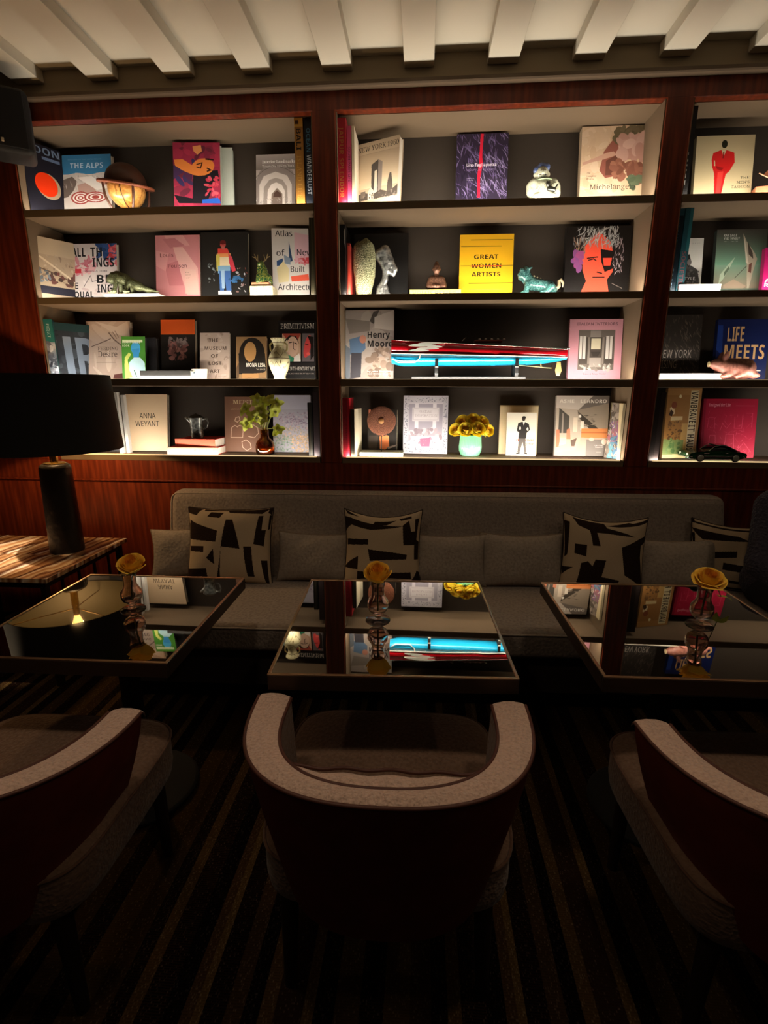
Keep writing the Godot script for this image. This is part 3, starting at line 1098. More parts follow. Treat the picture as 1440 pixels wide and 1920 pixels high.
func build_chair(label: String) -> Node3D:
	var t := thing("tub_chair", label, "chair", Vector3.ZERO, 0.0, "tub chairs in front of the tables")
	var leather := mats.get("leather") as StandardMaterial3D
	if leather == null:
		leather = StandardMaterial3D.new()
		leather.albedo_texture = noise_tex(21, 0.03, 4, FastNoiseLite.TYPE_SIMPLEX, [[0.0, "521910"], [0.6, "5e1f13"], [1.0, "682618"]], false, 0.0, 128)
		leather.roughness = 0.5
		triplanar(leather, Vector3(3, 3, 3))
		mats["leather"] = leather
	var boucle := cloth("boucle", "c6a896", 40.0, 9.0, 0.4)
	var seat_cloth := cloth("seat_cloth", "715746", 30.0, 4.0)
	var n := 48
	var outer: Array = []
	var band: Array = []
	var lining: Array = []
	var edge_o: Array = []
	var edge_i: Array = []
	for k in n + 1:
		var s := k / float(n)
		var th := lerpf(0.088, 0.05, pow(sin(PI * s), 1.5))
		var y1 := rim_height(s)
		var y0 := lerpf(0.47, 0.345, smoothstep(0.02, 0.34, minf(s, 1.0 - s)))
		var o := u_path(s, 0.0, y1)
		var i := u_path(s, -th, y1 - 0.004)
		i.z = maxf(i.z, -0.125) if s > 0.02 and s < 0.98 else -0.125
		var ro := PackedVector3Array()
		for q in 7:
			var f := q / 6.0
			ro.append(u_path(s, -0.062 * pow(1.0 - f, 1.3), lerpf(y0, y1, f)))
		outer.append(ro)
		band.append(PackedVector3Array([o, o.lerp(i, 0.08) + Vector3(0, 0.006, 0), o.lerp(i, 0.35) + Vector3(0, 0.011, 0), o.lerp(i, 0.65) + Vector3(0, 0.011, 0), o.lerp(i, 0.92) + Vector3(0, 0.005, 0), i]))
		var ri := PackedVector3Array()
		for q in 5:
			var f := q / 4.0
			var b := u_path(s, -th - 0.012 * (1.0 - f), lerpf(0.40, y1 - 0.004, f))
			ri.append(b)
		lining.append(ri)
		edge_o.append(o + Vector3(0, 0.002, 0))
		edge_i.append(i + Vector3(0, 0.002, 0))
	var st := new_st()
	sheet(st, outer, false)
	for e in [0, n]:
		var rows: Array = []
		for q in 7:
			rows.append(PackedVector3Array([outer[e][q], outer[e][q].lerp(lining[e][mini(4, int(q * 0.67))], 0.5) + Vector3(0, 0, -0.012), Vector3(lining[e][4].x, outer[e][q].y, -0.125)]))
		sheet(st, rows, false)
	obj("outer_shell", st.commit(), leather, t)
	st = new_st()
	sheet(st, lining, false)
	obj("inner_lining", st.commit(), seat_cloth, t)
	st = new_st()
	sheet(st, band, false)
	for e in [0, n]:
		var rim: PackedVector3Array = band[e]
		var c := (rim[0] + rim[5]) / 2
		var rows: Array = []
		for q in 4:
			var f := q / 3.0
			var row := PackedVector3Array()
			for p in rim:
				row.append(p + Vector3(0, -0.02 * f * f, -0.016 * sin(f * PI / 2)))
			rows.append(row)
		sheet(st, rows, false)
	obj("arm_band", st.commit(), boucle, t)
	var seam := plain("4a2417", 0.6)
	obj("piping", tube_mesh(edge_o, [0.0045], 6), seam, t)
	obj("piping", tube_mesh(edge_i, [0.0045], 6), seam, t)
	st = new_st()
	puck(st, 0.305, 0.285, 5.5, [[0.0, 0.474], [0.4, 0.473], [0.75, 0.469], [0.92, 0.462], [0.985, 0.452], [1.0, 0.440], [1.0, 0.36], [0.985, 0.33], [0.95, 0.322], [0.0, 0.322]])
	obj("seat_cushion", st.commit(), seat_cloth, t, Vector3(0, 0, -0.135))
	var ring: Array = []
	for k in 57:
		var a := TAU * k / 56.0
		ring.append(Vector3(signf(cos(a)) * pow(absf(cos(a)), 2.0 / 5.5) * 0.306, 0.446, -0.135 + signf(sin(a)) * pow(absf(sin(a)), 2.0 / 5.5) * 0.286))
	obj("seat_piping", tube_mesh(ring, [0.004], 6), cloth("seat_pipe", "5e4334", 30.0, 1.0), t)
	# the loose cushion against the back follows the shell
	var bc: Array = []
	var top_seam: Array = []
	for k in 25:
		var x := lerpf(-0.215, 0.215, k / 24.0)
		var back := -0.125 + 0.348 * pow(1.0 - pow(absf(x) / 0.292, 2.4), 1.0 / 2.4)
		var fat := pow(sin(PI * clampf(k / 24.0, 0.001, 0.999)), 0.4)
		var front := 0.135 - 0.008 * cos(x * 9.0) - 0.03 * (1.0 - fat)
		var mid := (front + back) / 2.0
		var half := maxf(0.012, (back - front) / 2.0)
		var row := PackedVector3Array()
		for q in 20:
			var a := TAU * q / 20.0
			var c := cos(a)
			var s2 := sin(a)
			var y := 0.585 + signf(s2) * pow(absf(s2), 0.45) * 0.118 * (0.93 + 0.07 * fat)
			row.append(Vector3(x, y + (0.003 * sin(k * 1.1) if s2 > 0.3 else 0.0), mid + signf(c) * pow(absf(c), 0.6) * half))
		bc.append(row)
		top_seam.append(Vector3(x, 0.585 + 0.114 * (0.93 + 0.07 * fat) + 0.003 * sin(k * 1.1), front + 0.006))
	var ends := [bc[0], bc[bc.size() - 1]]
	for e in 2:
		var c := Vector3.ZERO
		for p in ends[e]:
			c += p / 20.0
		var cap := PackedVector3Array()
		for q in 20:
			cap.append(c)
		if e == 0:
			bc.insert(0, cap)
		else:
			bc.append(cap)
	st = new_st()
	sheet(st, bc, true)
	obj("back_cushion", st.commit(), boucle, t)
	obj("cushion_piping", tube_mesh(top_seam, [0.004], 6), seam, t)
	for sx in [-1.0, 1.0]:
		for sz in [-0.34, 0.09]:
			obj("leg", tube_mesh([Vector3(sx * 0.235, 0.33, sz), Vector3(sx * 0.245, 0.0, sz)], [0.024, 0.016], 10), plain("1d120d", 0.5), t)
	return t

func build_chairs() -> void:
	var c := build_chair("middle tub chair seen from behind, red brown leather shell with beige boucle rim")
	c.position = Vector3(-0.066, 0, 1.95)
	c.rotation.y = deg_to_rad(1.0)
	for s in [["left tub chair with its right arm and wide seat in front of the left table", Vector3(-1.055, 0, 2.05), 0.0], ["right tub chair with its left arm and seat corner in front of the right table", Vector3(0.905, 0, 1.975), 3.0]]:
		var d: Node3D = c.duplicate()
		d.name = numbered("tub_chair")
		add_child(d)
		d.position = s[1]
		d.rotation.y = deg_to_rad(s[2])
		d.set_meta("label", s[0])

# ---------------------------------------------------------------- side table, lamp, loudspeaker
func stone_print() -> ImageTexture:
	var im := Image.create(384, 384, false, Image.FORMAT_RGB8)
	var n := FastNoiseLite.new()
	n.seed = 9
	n.frequency = 0.006
	n.fractal_octaves = 4
	var g := Gradient.new()
	g.offsets = PackedFloat32Array([0.0, 0.12, 0.2, 0.26, 0.34, 0.45, 0.52, 0.58, 0.7, 0.78, 0.84, 0.92, 1.0])
	var cs := ["8a5a36", "c29a70", "5a3320", "e6d3ba", "a87850", "d8bd98", "6a4028", "b8906a", "4c2c1c", "f0e4d4", "9a6c48", "d0ae84", "7a4c2e"]
	g.colors = PackedColorArray(cs.map(func(c): return Color(c)))
	for y in 384:
		for x in 384:
			var d := n.get_noise_2d(x * 0.9, y * 0.45) * 0.22 + n.get_noise_2d(x * 4.0, y * 1.2 + 500) * 0.05
			im.set_pixel(x, y, g.sample(fposmod(x / 384.0 * 2.6 + d + y / 384.0 * 0.25, 1.0)))
	return ImageTexture.create_from_image(im)

func build_lamp_corner() -> void:
	var t := thing("side_table", "side table with a banded brown onyx top under the black lamp", "table", Vector3(-2.27, 0, 0.5))
	var stone := StandardMaterial3D.new()
	stone.albedo_texture = stone_print()
	stone.roughness = 0.25
	triplanar(stone, Vector3(1.3, 1.3, 1.3))
	obj("table_top", box_mesh(Vector3(0.94, 0.024, 0.69), 0.002, Vector3(0, 0.588, 0)), stone, t)
	var metal := plain("2a1f18", 0.45, 0.6)
	for sx in [-1.0, 1.0]:
		for sz in [-1.0, 1.0]:
			obj("leg", box_mesh(Vector3(0.03, 0.576, 0.03), 0.002, Vector3(sx * 0.43, 0.288, sz * 0.31)), metal, t)
	for sz in [-1.0, 1.0]:
		obj("rail", box_mesh(Vector3(0.83, 0.03, 0.02), 0.002, Vector3(0, 0.555, sz * 0.31)), metal, t)
	for sx in [-1.0, 1.0]:
		obj("rail", box_mesh(Vector3(0.02, 0.03, 0.59), 0.002, Vector3(sx * 0.43, 0.555, 0)), metal, t)
	for k in 4:
		obj("bar", box_mesh(Vector3(0.012, 0.54, 0.012), 0.001, Vector3(0.43, 0.27, -0.2 + 0.13 * k)), metal, t)
	var l := thing("table_lamp", "black table lamp with a wide black drum shade and dark ceramic column", "lamp", Vector3(-2.0, 0.6, 0.41))
	var body := StandardMaterial3D.new()
	body.albedo_color = Color("1a1412")
	body.roughness = 0.35
	body.heightmap_enabled = true
	body.heightmap_texture = noise_tex(31, 0.05, 3, FastNoiseLite.TYPE_CELLULAR, [], false, 0.0, 128)
	body.heightmap_scale = 0.3
	triplanar(body, Vector3(4, 4, 4))
	obj("column", lathe_mesh([[0.0, 0.0], [0.085, 0.0], [0.087, 0.004], [0.084, 0.15], [0.079, 0.40], [0.077, 0.475], [0.072, 0.49], [0.06, 0.497], [0.0, 0.498]], 36), body, l)
	var brass := plain("b08a45", 0.25, 1.0)
	obj("collar", lathe_mesh(crisp([[0.0, 0.497], [0.055, 0.497], [0.055, 0.503], [0.02, 0.508], [0.02, 0.60], [0.0, 0.60]]), 20), brass, l)
	obj("socket", lathe_mesh(crisp([[0.0, 0.60], [0.017, 0.60], [0.017, 0.66], [0.0, 0.66]]), 16), brass, l)
	var shade := StandardMaterial3D.new()
	shade.albedo_color = Color("0c0a09")
	shade.roughness = 0.9
	obj("lamp_shade", lathe_mesh([[0.348, 0.575], [0.322, 0.965], [0.3225, 0.967], [0.3495, 0.5745]], 64), shade, l)
	var inner := plain("2e2812", 0.5, 0.3)
	var sh := obj("shade_lining", lathe_mesh([[0.346, 0.576], [0.320, 0.966], [0.3175, 0.965], [0.3435, 0.577]], 64), inner, l)
	var sp := new_st()
	for k in 3:
		var a := TAU * k / 3 + 0.3
		tube(sp, [Vector3(cos(a) * 0.017, 0.62, sin(a) * 0.017), Vector3(cos(a) * 0.18, 0.628, sin(a) * 0.18), Vector3(cos(a) * 0.338, 0.64, sin(a) * 0.338)], [0.0025], 6)
	obj("spider", sp.commit(), brass, l)
	obj("bulb", lathe_mesh([[0.0, 0.66], [0.014, 0.665], [0.02, 0.685], [0.03, 0.715], [0.03, 0.735], [0.02, 0.758], [0.0, 0.765]], 20), glow("ffc46a", 3.0), l)
	var om := OmniLight3D.new()
	om.name = "bulb_glow"
	om.position = Vector3(0, 0.72, 0)
	om.light_color = Color(1.0, 0.80, 0.55)
	om.light_energy = 0.36
	om.light_size = 0.03
	om.omni_range = 8.0
	om.omni_attenuation = 2.0
	om.shadow_enabled = true
	l.add_child(om)
	var dl := thing("unseen_downlight", "unseen ceiling spot out of view, lighting the onyx side table", "lamp", Vector3(-2.45, 3.134, 1.0))  # out of view, placed to light the front corner of the onyx top
	obj("trim_ring", lathe_mesh([[0.03, 0.0], [0.045, -0.002], [0.045, -0.006], [0.03, -0.004], [0.03, 0.0]], 24), plain("b8b0a0", 0.4), dl)
	obj("lens", lathe_mesh([[0.0, -0.003], [0.03, -0.003], [0.03, 0.0], [0.0, 0.0]], 20), glow("ffe2c0", 2.0), dl)
	var spot := SpotLight3D.new()
	spot.name = "downlight_glow"
	spot.transform = Transform3D(Basis(), Vector3(0, -0.01, 0)).looking_at(Vector3(0.15, -2.5, -0.43), Vector3.FORWARD)
	spot.light_color = Color(1.0, 0.9, 0.76)
	spot.light_energy = 22.0
	spot.light_size = 0.03
	spot.spot_angle = 8.5
	spot.spot_angle_attenuation = 0.6
	spot.spot_range = 8.0
	spot.spot_attenuation = 2.0
	spot.shadow_enabled = true
	dl.add_child(spot)
	var s := thing("loudspeaker", "black loudspeaker with a tiny badge, high up left of the top shelf", "speaker", Vector3(-2.285, 2.825, 0.2), deg_to_rad(33))
	obj("cabinet", round_box(Vector3(0.46, 0.30, 0.2), 0.03, null, 4, 2), plain("0e0c0b", 0.7), s)
	obj("grille", round_box(Vector3(0.42, 0.26, 0.012), 0.005, null, 2, 2), plain("131110", 0.95), s, Vector3(0, 0, 0.103))
	obj("badge", box_mesh(Vector3(0.012, 0.018, 0.004), 0.001, Vector3(0.1, -0.105, 0.110)), plain("d8d0c0", 0.3, 0.6), s)
	obj("bracket", box_mesh(Vector3(0.06, 0.06, 0.14), 0.004, Vector3(-0.05, 0, -0.16)), plain("0e0c0b", 0.6), s)

# ---------------------------------------------------------------- books
# at: foot of the front cover's middle; yaw, lean; width, height, thickness; print
func book(label: String, group: String, at: Vector3, yaw: float, lean: float, w: float, h: float, t: float, front: String, back := "d8d0c0", pages := "e6dcc8", spine := "") -> Node3D:
	var o := thing("book", label, "book", at + Vector3(0, t * sin(lean) + 0.0005, 0), 0.0, group)
	o.basis = Basis(Vector3.UP, yaw) * Basis(Vector3.RIGHT, -lean)
	# the print of the upper books is laid out above the part that the shelf lip covers
	var part := 0.83 if at.y > 2.4 else 0.905 if at.y > 2.0 else 1.0
	var got := draw(front, clampi(int(w * 800), 24, 420), clampi(int(h * 800), 24, 420), part)
	var board := 0.0028
	obj("front_cover", printed_panel(got, Vector3(0, h / 2, -board / 2), Vector3(w, h, board), 2, 1.0), got.material, o)
	var bm := plain(back, 0.55)
	obj("back_cover", box_mesh(Vector3(w, h, board), 0.0, Vector3(0, h / 2, -t + board / 2)), bm, o)
	if spine == "":
		obj("spine", box_mesh(Vector3(board, h, t - 2 * board), 0.0, Vector3(-w / 2 + board / 2, h / 2, -t / 2)), bm, o)
	else:
		var sg := draw(spine, clampi(int(t * 1000), 8, 120), clampi(int(h * 800), 24, 420))
		obj("spine", printed_panel(sg, Vector3(-w / 2 + board / 2, h / 2, -t / 2), Vector3(board, h, t - 2 * board), 0, -1.0), sg.material, o)
	obj("page_block", box_mesh(Vector3(w - board - 0.005, h - 0.008, t - 2 * board), 0.001, Vector3(board / 2 - 0.0015, h / 2, -t / 2)), plain(pages, 0.85), o)
	return o

# a book that shows its spine: w is the thickness, t how deep it is
func spine_book(label: String, group: String, at: Vector3, yaw: float, w: float, h: float, t: float, spine: String, cover: String, pages := "e6dcc8") -> void:
	var o := thing("book", label, "book", at + Vector3(0, 0.0005, 0), 0.0, group)
	o.basis = Basis(Vector3.UP, yaw)
	var board := minf(0.0028, w * 0.2)
	var sg := draw(spine, clampi(int(w * 1000), 12, 120), clampi(int(h * 800), 24, 420))
	obj("spine", printed_panel(sg, Vector3(0, h / 2, -board / 2), Vector3(w, h, board), 2, 1.0), sg.material, o)
	var cm := plain(cover, 0.5)
	for s in [-1.0, 1.0]:
		obj("front_cover" if s > 0 else "back_cover", box_mesh(Vector3(board, h, t - board), 0.0, Vector3(s * (w / 2 - board / 2), h / 2, -t / 2 - board / 2)), cm, o)
	obj("page_block", box_mesh(Vector3(w - 2 * board, h - 0.008, t - board - 0.004), 0.0, Vector3(0, h / 2, -t / 2)), plain(pages, 0.85), o)

# a book that lies flat, its spine to the front
func flat_book(label: String, group: String, at: Vector3, yaw: float, w: float, d: float, t: float, spine: String, cover: String, pages := "e9e2d2") -> void:
	var o := thing("book", label, "book", at + Vector3(0, 0.0005, 0), yaw, group)
	var board := minf(0.0025, t * 0.2)
	var sg := draw(spine, clampi(int(w * 1000), 24, 420), clampi(int(t * 1400), 10, 120))
	obj("spine", printed_panel(sg, Vector3(0, t / 2, -board / 2), Vector3(w, t, board), 2, 1.0), sg.material, o)
	var cm := plain(cover, 0.5)
	for s in [board / 2, t - board / 2]:
		obj("front_cover" if s > board else "back_cover", box_mesh(Vector3(w, board, d - board), 0.0, Vector3(0, s, -d / 2 - board / 2)), cm, o)
	obj("page_block", box_mesh(Vector3(w - 0.006, t - 2 * board, d - board - 0.004), 0.0, Vector3(0, t / 2, -d / 2)), plain(pages, 0.85), o)

func build_books() -> void:
	var a1 := "books on the top shelf of the left bay"
	var a2 := "books on the second shelf of the left bay"
	var a3 := "books on the third shelf of the left bay"
	var a4 := "books on the lowest shelf of the left bay"
	var b1 := "books on the top shelf of the middle bay"
	var b2 := "books on the second shelf of the middle bay"
	var b3 := "books on the third shelf of the middle bay"
	var b4 := "books on the lowest shelf of the middle bay"
	var c1 := "books on the top shelf of the right bay"
	var c2 := "books on the second shelf of the right bay"
	var c3 := "books on the third shelf of the right bay"
	var c4 := "books on the lowest shelf of the right bay"
	# ---- left bay, top shelf
	book("dark book with a big orange disc turned sideways at the top shelf's left end", a1, Vector3(-2.2, 2.475, -0.14), 1.05, 0.08, 0.215, 0.385, 0.02, "b 1c1a26;t 7d93b0 sansb 0.04 0.96 0.15 0.12|MOON;r 6b7fa0 .5 .19 .95 .24;e b9a184 0.55 0.68 .31 .22;e ff3a06 .5 .66 .28 .20", "14131c", "7a7068")
	book("mountain book with blue sky and two dark red ring patterns, left of the globe", a1, Vector3(-2.0186, 2.475, -0.2), 0, 0.16, 0.3021, 0.3695, 0.03, "b d8cdc2;r 3f86b4 0 0 1 .36;p cfc6bd 0 .42 .12 .36 .3 .33 .45 .35 .55 .38 .72 .34 .86 .33 1 .4 1 1 0 1;p 6f625a 0 .46 .2 .4 .3 .5 .22 .66 .1 .78 0 .8;k 1 40 .16 .012 8a7a70 e8e0d8 0 .38 1 .66 60 40;p b89488 .3 .56 .55 .5 .7 .7 .34 .76;p ece4dc .3 .42 .6 .4 .95 .62 .7 .66;e a04038 .36 .80 .2 .12;e e8dcd4 .36 .80 .165 .098;e a04038 .36 .8 .13 .077;e e8dcd4 .36 .8 .1 .058;e a04038 .36 .8 .06 .036;e e8dcd4 .36 .8 .03 .018;e a04038 .67 .79 .24 .1;e e8dcd4 .67 .79 .2 .082;e a04038 .67 .79 .16 .064;e e8dcd4 .67 .79 .12 .048;e a04038 .67 .79 .08 .032;t c4dcec sansb .16 .84 .25 .1|THE ALPS;t 7fb0d0 sans .12 .8 .1 .022|HISTORY OF THE HIGH PEAKS")
	book("red and pink comic style book with an orange reclining face, top shelf left bay", a1, Vector3(-1.3313, 2.475, -0.18), 0.0734, 0.16, 0.2726, 0.4064, 0.035, "b a8304c;n 2 60 .14 .6 d03a58 6a2a3c 0 0 1 1;n 3 16 .16 .5 343a6a 5a2a4a 0 .3 .5 .7;p 1c1820 .42 .5 .95 .45 .98 .62 .85 .7 .7 1 .1 1 .0 .86 .4 .92;p 201a22 .5 .55 .75 .62 .72 1 .4 .96 .44 .66;e f08a40 .63 .4 .25 .14 -12;p f08a40 .02 .28 .2 .27 .5 .42 .56 .55 .42 .53 .2 .46 .04 .38;p f5a060 .42 .06 .6 .04 .62 .14 .52 .2 .44 .14;l 2a1410 .02 .5 .36 .62 .33 .58 .42 .5 .4;l 2a1410 .025 .72 .42 .8 .45 .72 .47;l 2a1410 .03 .7 .27 .86 .28;p 2a62c8 .6 .94 .96 .9 1 1 .6 1;n 5 30 .06 .5 e86a78 c83048 .68 .55 .98 .9", "c8d0c4", "d4dccc")
	book("thin pale book standing behind the red comic style book, its edge showing", a1, Vector3(-1.285, 2.475, -0.245), 0.07, 0.12, 0.29, 0.40, 0.02, "b cfd6c8", "bcc4b8", "d4dccc")
	book("grey photo book of vaulted stone arches beside the gold spine", a1, Vector3(-0.8737, 2.475, -0.2), 0, 0.16, 0.2296, 0.3386, 0.025, "b a89a92;g b0a49c 6f645e 0 0 1 .3;p 857a74 0 .5 .1 .32 .3 .22 .7 .22 .95 .34 1 .5 1 1 0 1;p c4bab2 .08 1 .08 .6 .2 .42 .5 .34 .8 .42 .92 .6 .92 1;p 958a82 .18 1 .2 .64 .34 .5 .5 .46 .68 .5 .8 .64 .82 1;p d2c8c0 .28 1 .3 .7 .4 .58 .52 .55 .66 .6 .74 .72 .74 1;p 7a6a60 .38 1 .4 .78 .54 .66 .68 .78 .68 1;p 4a342c .44 .84 .46 .76 .54 .71 .64 .78 .64 .84;k 6 40 .12 .012 e0d8d0 5c524c 0 .85 1 1 90 60;l 5c524c .012 .0 .44 .2 .3 .5 .22 .8 .3 1 .42;t f4f0ea serifb .16 1.0 .17 .055|Interior Landmarks;t d8d0c8 serif .16 .98 .25 .045|Treasures of New York")
	spine_book("gold brown spine with dark lettering at the right end of the top left shelf", a1, Vector3(-0.6874, 2.475, -0.05), 0, 0.0461, 0.4239, 0.2, "b 9a6a2c;r d0a040 0 0 1 .1;r 4a2c12 .1 .03 .5 .07;v 1a1008 sansb .12 .36 .2 .55|BALI;v b88a44 serif .42 .9 .2 .5|ISLAND LIFE", "8a5c28")
	spine_book("navy spine with light blue and white lettering beside the gold spine", a1, Vector3(-0.6331, 2.475, -0.05), 0, 0.046, 0.4149, 0.2, "b 10141e;v 3c6c88 sansb .1 .37 .2 .45|OCEAN;v b8c0c8 sansb .4 .86 .2 .5|WANDERLUST", "0c1018")
	# ---- left bay, second shelf
	book("beige landscape book standing slantwise at the left end of the second shelf", a2, Vector3(-2.205, 2.0133, -0.14), 1.02, 0.06, 0.225, 0.35, 0.02, "b b8a288;r c4b094 0 0 1 .3;n 11 80 .05 .5 8a7460 cbb8a0 0 .3 1 .8;l e0cfb4 .05 .1 .35 .95 .75;l 6a5444 .03 .05 .55 .4 .62 .8 .72;n 12 20 .1 .6 4a3a34 7a4a44 .3 .6 .95 .82;n 13 14 .08 .5 8a949c 565a60 .02 .56 .3 .8;r 2a2836 0 .86 1 1", "2a2836")
	book("white book with big black capitals over red and blue paint, left second shelf", a2, Vector3(-2.0488, 2.0133, -0.2), 0, 0.16, 0.3123, 0.3503, 0.025, "b d4c8c4;n 21 40 .1 .4 c0586a e4c0c0 0 .3 .55 .55;n 22 26 .12 .5 3a5a94 22406e .62 .02 1 .26;n 23 20 .08 .4 c04048 e07880 .8 .05 1 .4;n 24 30 .08 .4 b8a0a0 ece4e0 0 .6 1 1;l 4a4448 .01 .3 .82 .45 .6 .48 .72 .62 .68;r c83844 .08 .47 .26 .55;t 101014 sansb .07 .36 .24 .17|ALL;t 101014 sansb .46 .7 .24 .17|TH;t 101014 sansb .5 .94 .44 .17|INGS;t 30282c sans .28 .8 .53 .025|TOM WILLS TORKE;t 101014 sansb .1 .19 .85 .12|E;t 101014 sansb .58 .88 .74 .15|BE;t 101014 sansb .58 .9 .92 .15|ING;t 101014 sansb .1 .5 1.02 .12|QUAL", "c8c0bc")
	book("pale pink book with folded paper shapes and small brown lettering", a2, Vector3(-1.5045, 2.0133, -0.2), 0, 0.16, 0.2782, 0.3907, 0.025, "b dc8f92;p e8a6a6 .2 0 .62 0 .78 .18 .3 .16;p d08286 .16 .06 .44 .05 .66 .17 .34 .22;p eeb6b0 .4 .2 .62 .2 .95 .55 .98 1 .7 1 .55 .6;p cf7d82 .2 .5 .5 .42 .62 .84 .3 .84;p e6a0a0 .0 .25 .3 .3 .22 .6 .0 .5;p eec0b4 .66 .56 .9 .58 .98 .98 .66 .98;t 6e3438 sans .1 .4 .36 .06|Louis;t 6e3438 sans .28 .7 .54 .06|Poulsen;t 9a6a62 sans .66 .76 .63 .012|The;t 9a6a62 sans .66 .78 .67 .012|World;t 9a6a62 sans .68 .76 .72 .012|of", "d8989a")
	book("black book with a figure in rainbow shirt and splashed jeans", a2, Vector3(-1.2154, 2.0133, -0.21), 0, 0.16, 0.2954, 0.4059, 0.03, "b 242220;p e84a40 .36 .26 .56 .26 .62 .36 .36 .36;p f0a060 .34 .34 .63 .34 .63 .42 .34 .42;p f4e0b8 .34 .4 .64 .4 .63 .56 .35 .56;p d8c860 .32 .36 .4 .36 .4 .62 .33 .62;p e04858 .58 .34 .66 .4 .74 .62 .66 .64 .6 .5;p 8ab8d8 .36 .54 .62 .54 .62 .66 .36 .66;p 4a74b8 .38 .62 .62 .62 .64 .95 .54 .97 .5 .74 .48 .97 .4 .97;p a8c8e4 .42 .62 .5 .6 .5 .9 .44 .9;p e8ecf0 .36 .94 .62 .94 .66 1 .36 1;e c8504c .47 .2 .06 .055;e 6a2020 .47 .165 .065 .035;r c8706a .44 .23 .51 .28;n 31 18 .05 .6 4a80b8 2c5a88 .58 .7 .94 .8;n 32 16 .03 .5 606060 9aa8b0 .14 .5 .3 .8;n 33 18 .035 .5 8a4a40 d0d8e0 .76 .55 .98 .98", "1a1817")
	book("white book with scattered black lettering, blue sail and red patches", a2, Vector3(-0.7939, 2.0133, -0.18), 0.0925, 0.1, 0.2166, 0.4006, 0.03, "b dcd4cc;p e4b8c0 .62 .06 1 .1 1 .5 .62 .52;p 2c4466 .46 .18 .56 .5 .46 .52;p 34507a .12 .5 .28 .46 .34 .56 .12 .58;p 8a98a8 .32 .4 .5 .46 .5 .56 .34 .54;p e0d0a0 .12 .62 .3 .5 .45 .62 .44 .82 .16 .84;p d04a50 .7 .46 1 .44 1 .54 .72 .54;p e86048 .5 .74 .98 .7 1 .8 .52 .82;n 41 20 .05 .5 d8808c e8c0c4 .6 .42 1 .56;t 18161a sans .1 .56 .12 .09|Atlas;t 18161a sans .12 .34 .42 .09|of;t 18161a sans .68 1.04 .41 .09|Nev;t 18161a sans .5 .88 .67 .09|Built;t 18161a sans .14 1.06 .95 .09|Architectu", "3a3630")
	spine_book("dark olive spine at the right end of the second left shelf", a2, Vector3(-0.6261, 2.0133, -0.04), 0, 0.0359, 0.4014, 0.2, "b 3a3526;r 4c4632 .3 0 .5 1", "332e22")
	flat_book("thin white book lying flat under the bronze lizard", a2, Vector3(-1.72, 2.0133, -0.062), 0.0, 0.33, 0.2, 0.026, "b e6e0d0;r cfc8b4 0 .7 1 .8", "d8d2c2")
	# ---- left bay, third shelf
	book("blue grey book with two huge pale letters, standing slantwise behind the lamp shade", a3, Vector3(-2.18, 1.553, -0.15), 1.0, 0.06, 0.27, 0.335, 0.02, "b 2c3138;n 51 60 .12 .6 1e2228 454c54 0 0 1 1;r 1e3a3c 0 0 1 .14;t 7c8a9c sansb .08 .46 .92 .68|J;t 7c8a9c sansb .55 1.04 .92 .68|R", "20262c")
	spine_book("teal and white photographic spine at the left end of the third shelf", a3, Vector3(-2.245, 1.553, -0.03), 0.5, 0.045, 0.345, 0.16, "b 256a66;v cfe0dc sans .08 .3 .3 .3|PROJECT;r 8a94a0 0 .38 1 1;n 55 50 .4 .6 3a3c48 d4d8e0 0 .4 1 1", "1f5552")
	book("pale sand coloured book with a fork drawing and italic lettering", a3, Vector3(-2.0114, 1.553, -0.2), 0, 0.17, 0.2915, 0.36, 0.03, "b b39e90;n 61 14 .3 .25 c6b4a6 a58f80 0 0 1 1;p c8b8ac .2 0 .7 .1 .95 .0 1 .3 .6 .2;l 6a5850 .02 .12 .44 .48 .33 .56 .3;l 6a5850 .025 .52 .2 .64 .32 .96 .52;l 6a5850 .012 .6 .18 .7 .3;l 6a5850 .012 .66 .17 .74 .28;t 3c302c serif .26 .72 .5 .055|FEEDING;t 3c302c serif .26 .7 .62 .1|Desire;r 7a6a60 .22 .715 .66 .722;p 5a2c26 .62 .93 .84 .9 .84 1 .6 1", "b8a698")
	book("small green book with a blue tinted portrait and yellow hand", a3, Vector3(-1.8098, 1.553, -0.145), 0.0676, 0.16, 0.148, 0.2584, 0.03, "b 4a8a34;e 4aa8d8 .6 .28 .2 .16;p 3a90c8 .44 .3 .76 .28 .72 .5 .5 .52;p bce0e8 .3 .62 .5 .5 .78 .5 .96 .62 1 1 .3 1;p d0d870 .12 .5 .3 .38 .4 .42 .24 .56 .3 .8 .44 .98 .1 1 .1 .7;l 244a1c .03 .5 .8 .6 .95;r d8e8b8 .04 .08 .9 .14;t f0f4e0 sansb .04 .8 .16 .06|AVANT-GARDE;t f0f4e0 sansb .04 .34 .24 .05|LOOK", "24282a", "3a3634")
	book("dark book standing right behind the small green portrait book", a3, Vector3(-1.762, 1.553, -0.20), 0.07, 0.1, 0.15, 0.255, 0.035, "b 201e20", "2c2a2c", "4a4644")
	book("black book with a bright orange band and a dim rose photo", a3, Vector3(-1.5583, 1.553, -0.22), 0, 0.16, 0.224, 0.3686, 0.03, "b 1c1713;r d0541c 0 0 1 .25;n 71 50 .1 .6 5a3432 a4726a .24 .36 .76 .68;n 72 20 .09 .6 8a7a76 4a3836 .24 .3 .76 .44;r 1c1713 .2 .74 .8 1", "c8bca8")
